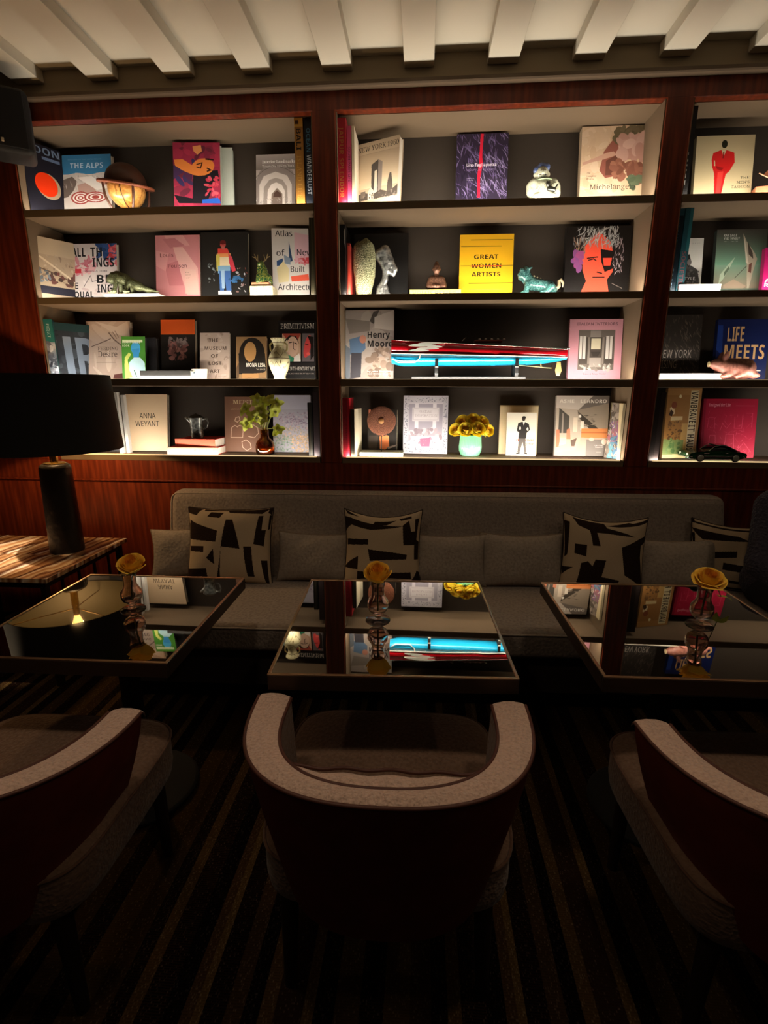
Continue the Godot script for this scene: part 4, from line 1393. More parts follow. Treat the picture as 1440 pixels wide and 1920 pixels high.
	book("stained beige book with five lines of brown capitals", a3, Vector3(-1.2936, 1.553, -0.15), 0, 0.2, 0.1877, 0.283, 0.02, "b b4a092;n 81 50 .1 .5 cbbaae 9a8678 0 0 1 1;t 4e4038 sansb .3 .62 .2 .075|THE;t 4e4038 sansb .16 .9 .37 .075|MUSEUM;t 4e4038 sansb .38 .62 .54 .075|OF;t 4e4038 sansb .3 .74 .7 .075|LOST;t 4e4038 sansb .34 .68 .87 .075|ART;r 8a7668 .6 .95 .9 .957", "b0a094")
	book("brown book with a dark rounded silhouette around a blank tan oval", a3, Vector3(-1.063, 1.553, -0.16), 0, 0.2, 0.1928, 0.2563, 0.03, "b 8c6c48;e 1e1814 .52 .4 .42 .38;p 1e1814 .08 .4 .95 .4 1 .8 .9 .86 .1 .9;e a87c4c .46 .36 .2 .24;r a87c4c .2 .88 .74 1;p 5c4630 .0 .75 .1 .6 .1 1 0 1;t ece4d4 sansb .34 .96 .72 .09|MONA LISA;t d0c4b0 sans .66 .96 .8 .035|THE IMAGE", "4a3826")
	book("black book with two bold painted faces and serif capitals, behind the vase", a3, Vector3(-0.7874, 1.553, -0.22), 0, 0.15, 0.2365, 0.3576, 0.03, "b 120e0e;t e8e0d4 serif .06 .96 .14 .09|PRIMITIVISM;r c8a488 .1 .22 .6 .7;p a84838 .1 .22 .6 .22 .52 .34 .2 .3;p 241a18 .16 .34 .3 .25 .48 .27 .56 .4 .5 .34 .3 .32 .2 .5;e d8b49c .38 .44 .16 .17;p d8c8a4 .12 .4 .24 .32 .28 .5 .16 .62 .1 .6;l 241a18 .016 .4 .36 .4 .48 .45 .5;l 241a18 .02 .28 .38 .36 .37;l 241a18 .02 .43 .38 .5 .4;p 3a8a68 .26 .58 .42 .64 .4 .7 .26 .7;p e8e0d8 .42 .62 .56 .56 .6 .7 .42 .7;r 6a6264 .64 .22 .96 .7;e d04848 .78 .44 .09 .2 12;p 18120f .78 .26 .94 .28 .95 .6 .86 .68 .86 .4;l 18120f .02 .72 .4 .8 .41;e e86058 .8 .57 .05 .03;r 8a7070 .02 .74 .98 .745;t e8e0d4 serif .3 .98 .85 .06|20TH CENTURY ART;t a89c90 sans .1 .96 .92 .025|THE MUSEUM OF MODERN ART NEW YORK", "120e0e")
	flat_book("dark flat lying book with glowing pale edge before the orange banded book", a3, Vector3(-1.564, 1.553, -0.062), 0.0, 0.318, 0.15, 0.05, "b e8ecd8;r 1e1c1a 0 0 1 .6", "1c1a18")
	book("small white card like booklet lying against the dark flat book", a3, Vector3(-1.365, 1.553, -0.075), -0.1, 0.35, 0.105, 0.062, 0.008, "b e4dccc;e 4a5a6a .2 .4 .05 .08", "d8d0c0")
	# ---- left bay, lowest shelf
	spine_book("outermost white spine left of the cream book with two lines of capitals", a4, Vector3(-1.905, 1.0946, -0.07), 0, 0.024, 0.378, 0.03, "b d8d4cc;r c0bcb4 .8 0 1 1", "ccc8c0")
	spine_book("second white spine, closer to the cream book with two lines of capitals", a4, Vector3(-1.874, 1.0946, -0.09), 0, 0.02, 0.362, 0.03, "b d0ccc6;r b8b4ae .0 0 .15 1", "c4c0ba")
	book("dark book half hidden behind the lamp shade with an orange and white mark", a4, Vector3(-1.9891, 1.0946, -0.14), 0, 0.05, 0.082, 0.346, 0.03, "b 1c1714;p d8a050 .0 .26 .7 .3 .95 .38 .4 .34;e d8d8d0 .5 .66 .1 .02", "1c1714")
	book("cream book with two lines of dark capitals in its middle", a4, Vector3(-1.7947, 1.0946, -0.17), 0, 0.17, 0.2853, 0.3654, 0.03, "b dfc3a0;t 40342a sans .34 .72 .42 .09|ANNA;t 40342a sans .24 .8 .56 .09|WEYANT", "b8b0a4", "c4bcae")
	book("brown book with pale line drawings and gold lettering, behind the orchids", a4, Vector3(-1.1351, 1.0946, -0.19), 0, 0.15, 0.2783, 0.3524, 0.025, "b 7e5a48;t cdb48e serifb .2 .86 .13 .07|MEISTER;t b89c78 sans .14 .7 .24 .022|ARTISTRY IN FORM;l d8b49c .014 .16 .56 .14 .74 .42 .74 .44 .54 .34 .52 .3 .55 .24 .52 .16 .56;l d8b49c .014 .24 .44 .26 .38 .34 .36 .36 .42 .3 .46 .24 .44;l d8b49c .014 .4 .82 .5 .78 .6 .84 .62 .93 .52 .98 .42 .92 .4 .82;l d8b49c .014 .56 .72 .7 .74 .8 .66 .78 .56 .66 .5", "6a4a3a")
	book("lilac grey book with a misty speckled landscape, right of the orchids", a4, Vector3(-0.8353, 1.0946, -0.2), 0, 0.15, 0.2436, 0.3634, 0.025, "b a09ca8;r aca8b6 0 0 1 .24;n 91 240 .03 .7 8a7a8a b8a8b0 0 .3 1 .6;n 92 240 .03 .7 8a8a80 c8a898 0 .55 1 .8;n 93 160 .03 .7 a08a70 d8b090 .5 .7 1 1;n 94 120 .03 .7 6a7a70 9aa898 0 .7 .5 1;k 95 30 .16 .012 5a4a62 7a6a80 .3 .36 1 .5 0 30", "9a96a0")
	spine_book("dark violet brown spine at the right end of the lowest left shelf", a4, Vector3(-0.6305, 1.0946, -0.04), 0, 0.0451, 0.385, 0.2, "b 3c3034;r 2a2024 .7 0 1 1", "2c2428")
	spine_book("thin black spine right of the lilac grey book", a4, Vector3(-0.6773, 1.0946, -0.06), 0, 0.0294, 0.322, 0.16, "b 15120e;r 3a3424 .4 0 .55 1", "15120e")
	flat_book("lower red book of the flat pair under the small jug", a4, Vector3(-1.43, 1.0946, -0.05), 0.02, 0.325, 0.22, 0.044, "b e8705a;r f0b070 .08 .15 .9 .85;t b04838 serif .16 .84 .75 .5|COURTING ROME BOLDLY", "b8281c", "e0d4c4")
	flat_book("upper red book of the flat pair under the small jug", a4, Vector3(-1.415, 1.1396, -0.065), -0.03, 0.262, 0.2, 0.05, "b f06a50;r e85a44 .04 .1 .06 .9;r d85040 .4 .62 .62 .68", "b0241a", "e0d4c4")
	# ---- middle bay, top shelf
	spine_book("tall red spine with gold lettering at the left end of the middle top shelf", b1, Vector3(-0.4527, 2.475, -0.03), 0, 0.0453, 0.4076, 0.2, "b b0182c;v b87038 sansb .1 .42 .2 .5|JAIPUR;v b87038 sansb .46 .92 .2 .5|SPLENDOR", "c8203a")
	spine_book("thin pink spine beside the tall red spine", b1, Vector3(-0.4151, 2.475, -0.04), 0, 0.0227, 0.3732, 0.2, "b c04a70;v 4a1c30 sans .26 .7 .25 .5|SOUTH PARIS LIFE", "d8607c")
	spine_book("thin cream spine beside the pink spine", b1, Vector3(-0.3938, 2.475, -0.04), 0, 0.0142, 0.3726, 0.18, "b e0d0b0", "e8dcc4")
	book("large cream book with a dark tower photograph, turned slightly aside", b1, Vector3(-0.2854, 2.475, -0.155), -0.4219, 0.1, 0.2686, 0.3628, 0.05, "b c0ab90;g b49e84 dcc8a8 0 .2 1 .8;p 4a4440 .36 .4 .52 .33 .54 .96 .38 .96;p 8c8078 .52 .33 .62 .38 .62 .96 .54 .96;p d8ccb8 .44 .52 .5 .5 .52 .94 .44 .94;p 58504a .76 .74 .8 .6 .84 .6 .88 .78 .88 1 .74 1;p 4c443e 0 .9 .2 .86 .4 .92 .6 .86 .8 .92 1 .82 1 1 0 1;p d8ccb8 .3 .86 .36 .78 .44 .86 .44 1 .3 1;p 6a6058 .12 .84 .24 .84 .24 .96 .12 .96;n 101 30 .03 .8 3a342e 8a7e72 0 .9 1 1;t 241c18 serif .02 .98 .15 .085|NEW YORK 1960;r 8a7a6a .12 .2 .8 .205", "b09a80", "d8ccb8")
	book("purple feather patterned book with a red stripe down the middle", b1, Vector3(0.3096, 2.475, -0.2), 0, 0.16, 0.2865, 0.4137, 0.03, "b 2c2236;k 111 150 .3 .02 4a3a60 8a7aa6 0 0 1 1 70 40;k 112 70 .3 .012 a89ac0 6a5a86 .4 .3 1 1 60 30;k 113 60 .2 .02 1a1424 241a30 0 .3 .4 1 80 30;p d8203c .46 0 .52 0 .5 .36 .52 .46 .47 .7 .48 1 .42 1 .42 .6 .44 .46;t f0e8f0 sansb .2 .78 .51 .05|Lino Tagliapietra;t 9a88b0 sans .2 .76 .58 .03|SCULPTURE IN GLASS;t e0d8e8 sans .2 .36 .7 .016|Claudia Rosa;t e0d8e8 sans .2 .34 .73 .016|Dan Kletter", "241c2e")
	book("thick cream book with a rounded corner and a red brown swirl of shapes", b1, Vector3(1.0135, 2.475, -0.18), 0, 0.15, 0.3348, 0.4162, 0.05, "b d6b694;n 121 60 .14 .5 e0c4a6 cdaa88 0 0 .6 1;p 94584a .36 .38 .5 .2 .62 .1 .74 .3 .7 .5 .62 .68 .52 .76 .4 .78 .3 .66 .34 .5;p 6a4034 .4 .52 .56 .44 .62 .56 .52 .74 .4 .74;p c89a84 .02 .54 .2 .48 .4 .4 .52 .38 .56 .44 .36 .5 .16 .54 .04 .58;n 122 26 .12 .6 5c5038 7a6a50 .56 .02 .98 .24;n 123 40 .14 .6 d8b0a0 b88878 .62 .14 1 .5;n 124 30 .1 .6 7a4c3c a06a54 .5 .56 .98 .8;n 125 12 .1 .5 4a5a44 6a7458 .8 .74 1 .96;t 5a4638 serif .1 .16 .71 .025|The;t 5a4638 serif .1 .26 .755 .025|Complete;t 5a4638 serif .1 .22 .8 .025|Works;t 3c3028 serif .16 .88 .95 .075|Michelangelo", "c8b090")
	# ---- middle bay, second shelf
	spine_book("black spine with pale smudge at the left end of the middle second shelf", b2, Vector3(-0.4559, 2.0133, -0.03), 0, 0.0296, 0.3621, 0.2, "b 14100f;p b8b4b0 .7 .1 1 .04 1 .34 .8 .26", "14100f")
	spine_book("short red spine left of the mossy vase", b2, Vector3(-0.4306, 2.0133, -0.05), 0, 0.024, 0.2735, 0.2, "b 7c2a20;r d84a3a .5 .05 1 1;r 2a1614 0 0 .3 1", "d0443a")
	book("large plain black book behind the mossy vase and silver sculpture", b2, Vector3(-0.2609, 2.0133, -0.24), 0, 0.08, 0.3233, 0.3775, 0.03, "b 14110f;r 1a1614 .02 .02 .98 .04", "100e0c")
	flat_book("thin yellow book lying flat under the small bronze bust", b2, Vector3(0.062, 2.0133, -0.062), 0.0, 0.288, 0.2, 0.03, "b e8d840;t 4a4420 sans .06 .9 1.0 .72|HOLLIS BETTER", "d8c838")
	book("bright yellow book with three lines of black capitals and ruled lines", b2, Vector3(0.3548, 2.0133, -0.17), 0, 0.16, 0.3067, 0.3505, 0.035, "b eeb41e;r 4a3410 .2 .09 .98 .1;r 4a3410 .02 .205 .78 .215;r 4a3410 .02 .545 1 .555;r 4a3410 .18 .855 1 .865;r e08040 .2 .965 .8 .975;t 2c1c14 sansb .27 .72 .43 .075|GREAT;t 2c1c14 sansb .22 .78 .59 .075|WOMEN;t 2c1c14 sansb .23 .77 .74 .075|ARTISTS;r d03a28 .2 .545 .8 .56", "c8941a")
	book("black book with a coral red face under grey streaked hair", b2, Vector3(0.9856, 2.0133, -0.19), 0, 0.12, 0.3625, 0.3838, 0.04, "b 16110f;e 1e1816 .5 .4 .36 .36;p f0523a .26 .5 .3 .3 .5 .08 .68 .24 .76 .5 .74 .72 .66 .84 .72 1.15 .22 1.15 .34 .86 .28 .7;p 16110f .54 .36 .8 .4 .76 .66 .62 .72 .56 .56;p e04834 .58 .5 .72 .5 .7 .62 .6 .62;k 131 120 .16 .018 8a8a8a c0beb8 .18 .02 .8 .3 110 50;k 132 40 .14 .014 b8805a 6a6a70 .12 .2 .3 .5 95 30;k 133 50 .1 .014 7a6a70 b8a8a8 .74 .2 .9 .75 90 40;n 134 14 .08 .7 a04878 7a4a80 .14 .4 .26 .7;l 241412 .018 .34 .5 .5 .48;l 241412 .016 .36 .53 .44 .51 .48 .54;l 241412 .02 .44 .8 .62 .8;l 241412 .018 .5 .72 .58 .74;t d86a50 sans .36 .6 .2 .03|ART;t d86a50 sans .34 .64 .26 .03|RECORD;t d86a50 sans .36 .66 .32 .03|COVERS;l 8a8078 .008 .74 .9 .9 .98", "16110f")
	# ---- middle bay, third shelf
	book("grey book with a man in blue among pale rocks and black lettering", b3, Vector3(-0.3247, 1.553, -0.16), 0, 0.12, 0.2936, 0.4039, 0.04, "b 9a8e86;n 141 40 .22 .6 8a7e76 b0a49a 0 0 1 1;p 7c726a .0 .12 .5 .16 .5 .3 .08 .34;p 4a4440 .58 .02 .7 .0 .58 .2 .5 .16;p bcb0a6 .6 .1 1 .0 1 .3 .6 .26;n 142 50 .1 .6 6e5c50 b09a8a .5 .55 1 .95;p 58708c .08 .42 .4 .36 .42 .56 .28 .66 .1 .64;p 3c3a40 .12 .62 .34 .62 .32 .98 .1 1;e b87a64 .36 .42 .07 .06;p 6a7078 .0 .5 .1 .56 .1 1 0 1;t 100c0c sansb .46 .92 .4 .09|Henry;t 100c0c sansb .46 .98 .53 .09|Moore;t e8e0d8 sansb .46 1.0 .9 .02|by John Hedgecoe;t e8e0d8 sansb .46 .96 .935 .02|and Henry Moore", "8a8078")
	book("pink book with a framed grey photograph of a room with tall windows", b3, Vector3(1.0186, 1.553, -0.18), 0, 0.15, 0.3063, 0.3476, 0.03, "b cb8f9a;t 5a4048 sans .14 .9 .1 .045|ITALIAN INTERIORS;r 6a6058 .18 .18 .86 .84;r 4c443e .2 .3 .84 .74;r d0c8c0 .2 .28 .32 .66;r 6a6058 .25 .28 .265 .66;r d0c8c0 .7 .28 .82 .66;r 6a6058 .755 .28 .77 .66;r 8a8078 .4 .19 .6 .3;r cdc4a8 .42 .32 .6 .5;r 857b72 .36 .3 .4 .74;r 857b72 .63 .3 .67 .74;p 3a3430 .42 .54 .6 .54 .56 .62 .46 .62;r 9a9088 .4 .64 .62 .8;n 151 24 .06 .4 c8c0b8 6a6058 .2 .76 .84 .84;r c8bcb4 .3 .3 .34 .3;t 6a4a52 sans .3 .72 .92 .02|Laura May Todd", "c08a94")
	# ---- middle bay, lowest shelf
	spine_book("dark red book box at the left end of the middle lowest shelf", b4, Vector3(-0.4547, 1.0946, -0.03), 0, 0.0416, 0.3501, 0.2, "b 8a1020;r b41c30 .75 0 1 1;v 6a0a18 serif .3 .7 .25 .4|VOLUME", "c01c2c")
	spine_book("book with dark spine and cream cover next to the dark red box", b4, Vector3(-0.413, 1.0946, -0.022), -0.10, 0.024, 0.285, 0.2, "b 2c261e;r 3a3428 .3 0 .6 1", "d8ccb0")
	book("dark book with an orange patch, behind the rust coloured disc", b4, Vector3(-0.2479, 1.0946, -0.2), 0, 0.12, 0.1864, 0.2748, 0.03, "b 1e1814;p d87a48 .4 .62 .56 .56 .72 .6 .74 .84 .6 .92 .42 .9;p 3a3028 .05 .6 .36 .6 .3 .95 .05 .9;p 8a7a70 .66 .86 .96 .8 .96 .84 .7 .9;r b86a50 .02 .0 .1 .1", "d8c8a8")
	flat_book("pale green white book lying flat in front of the rust disc", b4, Vector3(-0.243, 1.0946, -0.062), 0.0, 0.265, 0.13, 0.024, "b e4eccc;r a8c088 0 .84 1 1", "c8ccb8")
	book("pale blue book with small motifs round a grey drawn dinner scene", b4, Vector3(0.0246, 1.0946, -0.2), 0, 0.14, 0.2809, 0.3621, 0.03, "b b8b4bc;n 161 60 .014 .8 5a5a66 7a7a88 .02 .02 .98 .12;n 162 60 .014 .8 5a5a66 7a7a88 .02 .9 .98 .98;n 163 60 .014 .8 5a5a66 7a7a88 .02 .1 .1 .9;n 164 60 .014 .8 5a5a66 7a7a88 .9 .1 .98 .9;r 9a94a0 .12 .12 .88 .76;r c4bec6 .12 .12 .88 .14;r ccc6cc .26 .13 .34 .6;r ccc6cc .66 .13 .74 .6;r c8c2c6 .2 .2 .8 .44;r b0aab0 .22 .22 .78 .42;r ccc6ca .23 .23 .77 .41;t a49aa0 serif .36 .64 .29 .04|GREAT;t a49aa0 serif .26 .76 .36 .04|INSPIRATION;n 165 26 .08 .7 c8b8c0 857880 .12 .58 .88 .74;p d0ccd4 .2 .7 .8 .7 .9 .9 .1 .9;n 166 16 .05 .5 9a6a7a b08090 .36 .7 .64 .86;p 94607c .38 .74 .62 .72 .6 .88 .4 .88;n 167 30 .02 .6 6a6a78 8a8a98 .14 .74 .86 .92", "b0acb4")
	book("taller plain cream book standing behind the man in suit book", b4, Vector3(0.6091, 1.0946, -0.23), 0, 0.12, 0.2366, 0.3045, 0.03, "b c8b48e;r a8946c 0 0 1 .03", "a89878")
	book("small white book with a man in a dark suit and red lettering", b4, Vector3(0.6187, 1.0946, -0.17), 0, 0.17, 0.1816, 0.2637, 0.015, "b d2cab8;t b8382c sansb .34 .92 .66 .045|FRED ASTAIRE;t b8382c sansb .66 .92 .75 .045|STYLE;p c84030 .4 .58 .62 .58 .63 .66 .4 .66;p 2c2826 .38 .24 .56 .2 .74 .26 .78 .4 .68 .46 .66 .6 .4 .6 .42 .46 .34 .42;e d8ccc0 .45 .36 .03 .04;e d8ccc0 .7 .38 .03 .04;e 3a302c .56 .14 .06 .05;e 241e1c .57 .11 .065 .03;p e8e0d4 .53 .2 .61 .2 .57 .3;p 58524e .42 .6 .64 .6 .68 .92 .62 .93 .55 .68 .46 .94 .38 .92;p 2c2826 .34 .94 .46 .92 .46 .96 .34 .97;p 2c2826 .62 .92 .72 .94 .72 .97 .62 .96", "c8c0b0")
	book("book with a concrete stair and orange sofa photo under pale capitals", b4, Vector3(0.9798, 1.0946, -0.17), 0, 0.15, 0.3142, 0.366, 0.03, "b a89a8a;p b8aca0 0 0 .7 0 .5 .24 0 .2;p 6a6058 .7 0 1 0 1 .5 .8 .4 .42 .24;p 8a7c6c .4 .24 1 .12 1 .55 .5 .5;p 3c342c .42 .26 .82 .54 .64 .54 .44 .36;k 171 16 .12 .02 9a8a78 4a4038 .44 .3 .76 .5 0 4;p 4a453e .06 .2 .26 .34 .26 .62 .06 .62;p 8c8074 .12 .28 .15 .3 .15 .62 .12 .62;r c8b8a4 .34 .36 .42 .6;e d8d0c4 .46 .34 .025 .025;r d0c4b4 .48 .42 .54 .56;r c87c48 .5 .54 1 .7;r a85f34 .5 .6 1 .62;p b89484 0 .66 1 .72 1 1 0 1;p c49a88 0 .66 .5 .7 .4 .9 0 .95;r 746c66 .6 .72 1 1;e d8a898 .7 .72 .05 .03;e e0b8a8 .94 .76 .05 .05;p b06a50 .02 .56 .08 .56 .1 .84 .02 .86;p b87458 .22 .56 .28 .54 .3 .72 .22 .72;p d0b09a .1 .7 .22 .7 .22 .8 .08 .84;p 5a4a40 .3 .74 .42 .7 .38 .84 .32 .84;t dcd4c8 sansb .06 .34 .12 .06|ASHE;t dcd4c8 sansb .46 .95 .12 .06|LEANDRO;t d8d0c8 sans .76 .92 .83 .02|Dining;t d8d0c8 sans .78 .92 .86 .02|Rooms;r c8c0b8 .8 .93 .9 .935", "8a8078")
	book("patterned book of tangled figures leaning aside at the right end", b4, Vector3(1.1364, 1.0946, -0.095), -1.0665, 0.08, 0.1028, 0.3248, 0.02, "b 7a6c62;n 181 60 .3 .5 4a4038 a89a8c 0 0 1 1;n 182 20 .25 .5 94585a 6a5a84 .1 .3 .8 .7;n 183 16 .25 .5 3c5878 5c8a90 .3 .6 1 1;k 184 60 .4 .05 2a2420 d0c4b4 0 0 1 1 80 60", "d8ccb4")
	spine_book("cream spine right of the patterned book at the right end", b4, Vector3(1.1652, 1.0946, -0.05), 0, 0.0149, 0.3244, 0.2, "b d8cca8", "c8b890")
	spine_book("last tan spine against the right side of the middle lowest shelf", b4, Vector3(1.1872, 1.0946, -0.06), 0, 0.0149, 0.3212, 0.2, "b 9a8460;r 6a5840 .4 0 .6 1", "8a7450")
	# ---- right bay, top shelf
	spine_book("dark spine with grey lettering at the left end of the right top shelf", c1, Vector3(1.3307, 2.475, -0.05), 0, 0.0567, 0.4123, 0.2, "b 100e0e;v 8c8884 sansb .5 .86 .2 .5|MUSE", "100e0e")
	book("cream book with a faceless figure in a red suit", c1, Vector3(1.5705, 2.475, -0.12), 0, 0.14, 0.2946, 0.3236, 0.03, "b cdbb92;p d01e1e .3 .32 .42 .27 .52 .27 .66 .32 .68 .5 .6 .66 .54 .72 .47 1.2 .37 1.2 .34 .7 .3 .58 .28 .44;p 9a1414 .36 .56 .5 .6 .46 .65 .38 .62;p e84038 .4 .68 .5 .66 .45 1.2 .39 1.2;p d8c8a0 .44 .27 .52 .27 .48 .4;p 7a1616 .47 .3 .49 .3 .485 .42 .465 .42;p cdbb92 .32 .46 .34 .46 .35 .56 .33 .56;e 1e2010 .485 .16 .05 .075;t 3a3428 serif .8 .95 .81 .045|THE;t 3a3428 serif .74 .96 .895 .045|MEN'S;t 3a3428 serif .66 .97 .98 .045|FASHION", "b8a880")
	# ---- right bay, second shelf
	spine_book("navy spine with pale blue lettering at the left end of the right second shelf", c2, Vector3(1.3242, 2.0133, -0.04), 0, 0.0621, 0.4073, 0.2, "b 14242e;r 2c5a68 0 0 1 .08;v 7c98ac sansb .7 .97 .2 .5|COAST;v 3a7484 sans .1 .4 .3 .4|THE SALT", "142830")
	spine_book("teal spine with dim red lettering beside the navy spine", c2, Vector3(1.3986, 2.0133, -0.08), 0, 0.0409, 0.4208, 0.2, "b 1f4c54;r 2a6a70 .6 0 1 .5;v 7a4a50 sansb .5 .95 .2 .55|SOCIETIES", "28646a")
	book("black and white book with a turned figure and white lettering, right second shelf", c2, Vector3(1.4984, 2.0133, -0.18), 0, 0.14, 0.1212, 0.3108, 0.02, "b d0ccc4;p 4a4644 .1 1 .2 .62 .3 .5 .5 .52 .8 .6 .9 .78 .94 1;p 1c1a1a .12 .38 .4 .3 .5 .44 .42 .56 .3 .5 .2 .66 .1 .6;e 6a6260 .42 .46 .1 .06;n 191 30 .08 .5 5a5654 8a8684 .3 .6 .9 1;t f4f0ec sansb .16 .72 .8 .06|STYLE;t 6a6662 sans .46 .86 .1 .012|A VISUAL GUIDE", "b8b4ac")
	flat_book("glowing white book lying flat in front of the two spines, right second shelf", c2, Vector3(1.496, 2.0133, -0.062), 0.0, 0.217, 0.14, 0.042, "b eef0dc;r d8d4c0 .04 .55 .8 .6", "dcd8c8")
	book("green grey book with two jagged draped shapes like sails", c2, Vector3(1.756, 2.0133, -0.17), 0, 0.14, 0.2675, 0.3499, 0.03, "b 5c6a5c;g 4a4640 6f9a80 0 0 1 .6;g 7a9a84 8a7a68 0 .6 1 1;p b0a490 .52 .06 .6 .2 .78 .4 .84 .5 .78 .7 .72 1 .68 1 .64 .6 .58 .36;p 6a4438 .68 .6 .74 .56 .74 .74 .68 .72;p 4a4238 .62 .2 .74 .4 .76 .5 .66 .42;p d0c8b4 .54 .1 .6 .3 .68 .6 .62 .56;p a8b8a0 .4 .46 .32 .62 .2 .82 .1 .94 .12 .76 .26 .6;p 5a6a58 .2 .72 .28 .62 .3 .66 .2 .8;l 4a4a40 .012 .42 .82 .64 .62;p a08c78 .2 .94 .4 .84 .66 .96 .6 1 .2 1;t e0e0d8 sansb .14 .4 .12 .04|KAY SAGE;t e0e0d8 sansb .14 .46 .17 .04|YVES TANGUY;t a8b0a8 sans .14 .42 .205 .015|Ring of Iron, Ring of Wool", "3c423c")
	book("magenta book cut by the right edge of the photo, second shelf", c2, Vector3(1.9296, 2.0133, -0.1), 0, 0.12, 0.1747, 0.2315, 0.03, "b c01868;t f4e8f0 sansb .06 .7 .86 .09|ALDO;t f4e8f0 sansb .06 .7 .97 .09|ROMA", "a01458")
	# ---- right bay, third shelf
	book("dim grey brown city book with pale capitals, right third shelf", c3, Vector3(1.5168, 1.553, -0.2), 0, 0.12, 0.2135, 0.3688, 0.03, "b 2c2622;k 201 120 .2 .03 3c342e 544a42 0 0 1 1 75 30;k 202 40 .2 .02 6a6058 4a423c .5 .1 1 1 60 20;t 9c9288 sans -.1 .78 .66 .12|NEW YORK;t 9c9288 sans -.08 .4 .82 .12|RISING", "2a2420")
	flat_book("white book lying flat with a row of fine dark marks on its spine", c3, Vector3(1.502, 1.553, -0.062), 0.0, 0.36, 0.15, 0.034, "b d8d0bc;k 211 60 .02 .004 3a342c 6a6050 .03 .3 .97 .6 0 20;e 5a5040 .5 .45 .03 .3;e d8d0bc .5 .45 .02 .2;r 4a4236 .1 .6 .28 .66;r 4a4236 .68 .6 .96 .64", "c0b8a4")
	book("deep blue book with large slanted cream letters behind the pink animal", c3, Vector3(1.8639, 1.553, -0.21), 0, 0.12, 0.2891, 0.3437, 0.03, "b 0a1a50;p 1c3c8c 0 .1 .1 .1 .12 .6 0 .5;t e0b078 sansb .2 .52 .36 .24|LIFE;t e0b078 sansb .16 .94 .66 .24|MEETS;p 0a1a50 .2 .1 .52 .06 .52 .1 .2 .14;r e8e0d8 .78 .84 .9 .86", "0a1640")
	# ---- right bay, lowest shelf
	spine_book("dark brown spine at the left end of the right lowest shelf", c4, Vector3(1.3481, 1.0946, -0.03), 0, 0.0641, 0.3879, 0.2, "b 2a201e;r 3a2e2c .6 0 1 1", "3a2e2c")
	book("tan poster like book with a leaning figure and tall pale letters down its side", c4, Vector3(1.5585, 1.0946, -0.16), 0.2629, 0.05, 0.2309, 0.413, 0.02, "b a0703c;r b08048 .0 0 1 .1;r c49a5a .5 .5 .75 1;p 7a8a50 0 .72 .6 .74 .6 1 0 1;n 221 40 .06 .7 4e7040 8a9a60 .1 .72 .5 .92;n 222 40 .05 .5 4a3420 8a6238 .08 .46 .5 .72;p d8c090 .16 .4 .5 .4 .5 .45 .16 .46;p e0c8a0 .1 .28 .22 .24 .26 .36 .14 .4;e 8a4a30 .22 .24 .08 .05;p 3a2418 .14 .3 .22 .34 .18 .4 .08 .38;e f0e0b8 .38 .12 .04 .025;r d8c8a0 .68 .03 .92 .96;v 3c2c1c sansb .05 .5 .7 .2|VANBRAVE;v 5a4630 sansb .52 .62 .7 .2|IT;v 3c2c1c sansb .66 .9 .7 .2|HAUS;p c8b480 0 .95 1 .93 1 1 0 1", "8a6a40")
	book("crimson book with faint pink outlines of chairs and a small title", c4, Vector3(1.8479, 1.0946, -0.18), 0, 0.14, 0.3115, 0.3498, 0.03, "b a81838;r 8a1230 0 0 .05 1;t e8a0ac serifb .1 .5 .13 .05|Designed for Life;r d88090 .6 .115 .95 .12;k 231 60 .16 .006 c83c58 d85a70 .06 .22 .96 .92 90 80;l d04a64 .008 .1 .5 .12 .32 .22 .32 .24 .5;l d04a64 .008 .34 .54 .38 .42 .46 .5 .54 .4;l d04a64 .008 .6 .3 .6 .5 .74 .5 .74 .28;l d04a64 .008 .8 .24 .92 .24 .92 .48;l d04a64 .008 .14 .84 .16 .62 .26 .62 .28 .84;l d04a64 .008 .44 .84 .46 .6 .6 .6 .62 .84;l d04a64 .008 .66 .9 .8 .74 .94 .9", "98142f")

# ---------------------------------------------------------------- ornaments on the shelves
func glossy(hex: String, rough := 0.2) -> StandardMaterial3D:
	var key := "glossy %s %s" % [hex, rough]
	if not mats.has(key):
		var m := StandardMaterial3D.new()
		m.albedo_color = Color(hex)
		m.roughness = rough
		m.clearcoat_enabled = true
		m.clearcoat = 0.5
		m.clearcoat_roughness = 0.1
		mats[key] = m
	return mats[key]

func mottled(key: String, ramp: Array, seed_: int, freq: float, scale: float, rough := 0.4, metal := 0.0, bump := 0.0) -> StandardMaterial3D:
	if not mats.has(key):
		var m := StandardMaterial3D.new()
		m.albedo_texture = noise_tex(seed_, freq, 3, FastNoiseLite.TYPE_SIMPLEX, ramp, false, 0.0, 128)
		m.roughness = rough
		m.metallic = metal
		if bump > 0.0:
			m.normal_enabled = true
			m.normal_texture = noise_tex(seed_ + 1, freq * 1.5, 2, FastNoiseLite.TYPE_CELLULAR, [], true, bump, 128)
		mats[key] = triplanar(m, Vector3(scale, scale, scale))
	return mats[key]

func build_ornaments() -> void:
	globe()
	lizard()
	deer_figurine()
	patterned_vase()
	jug()
	orchids()
	jester()
	mossy_vase()
	silver_fold()
	bust()
	lion_dog()
	boat()
	disc()
	rose_bowl()
	pig()
	car()
	open_box()

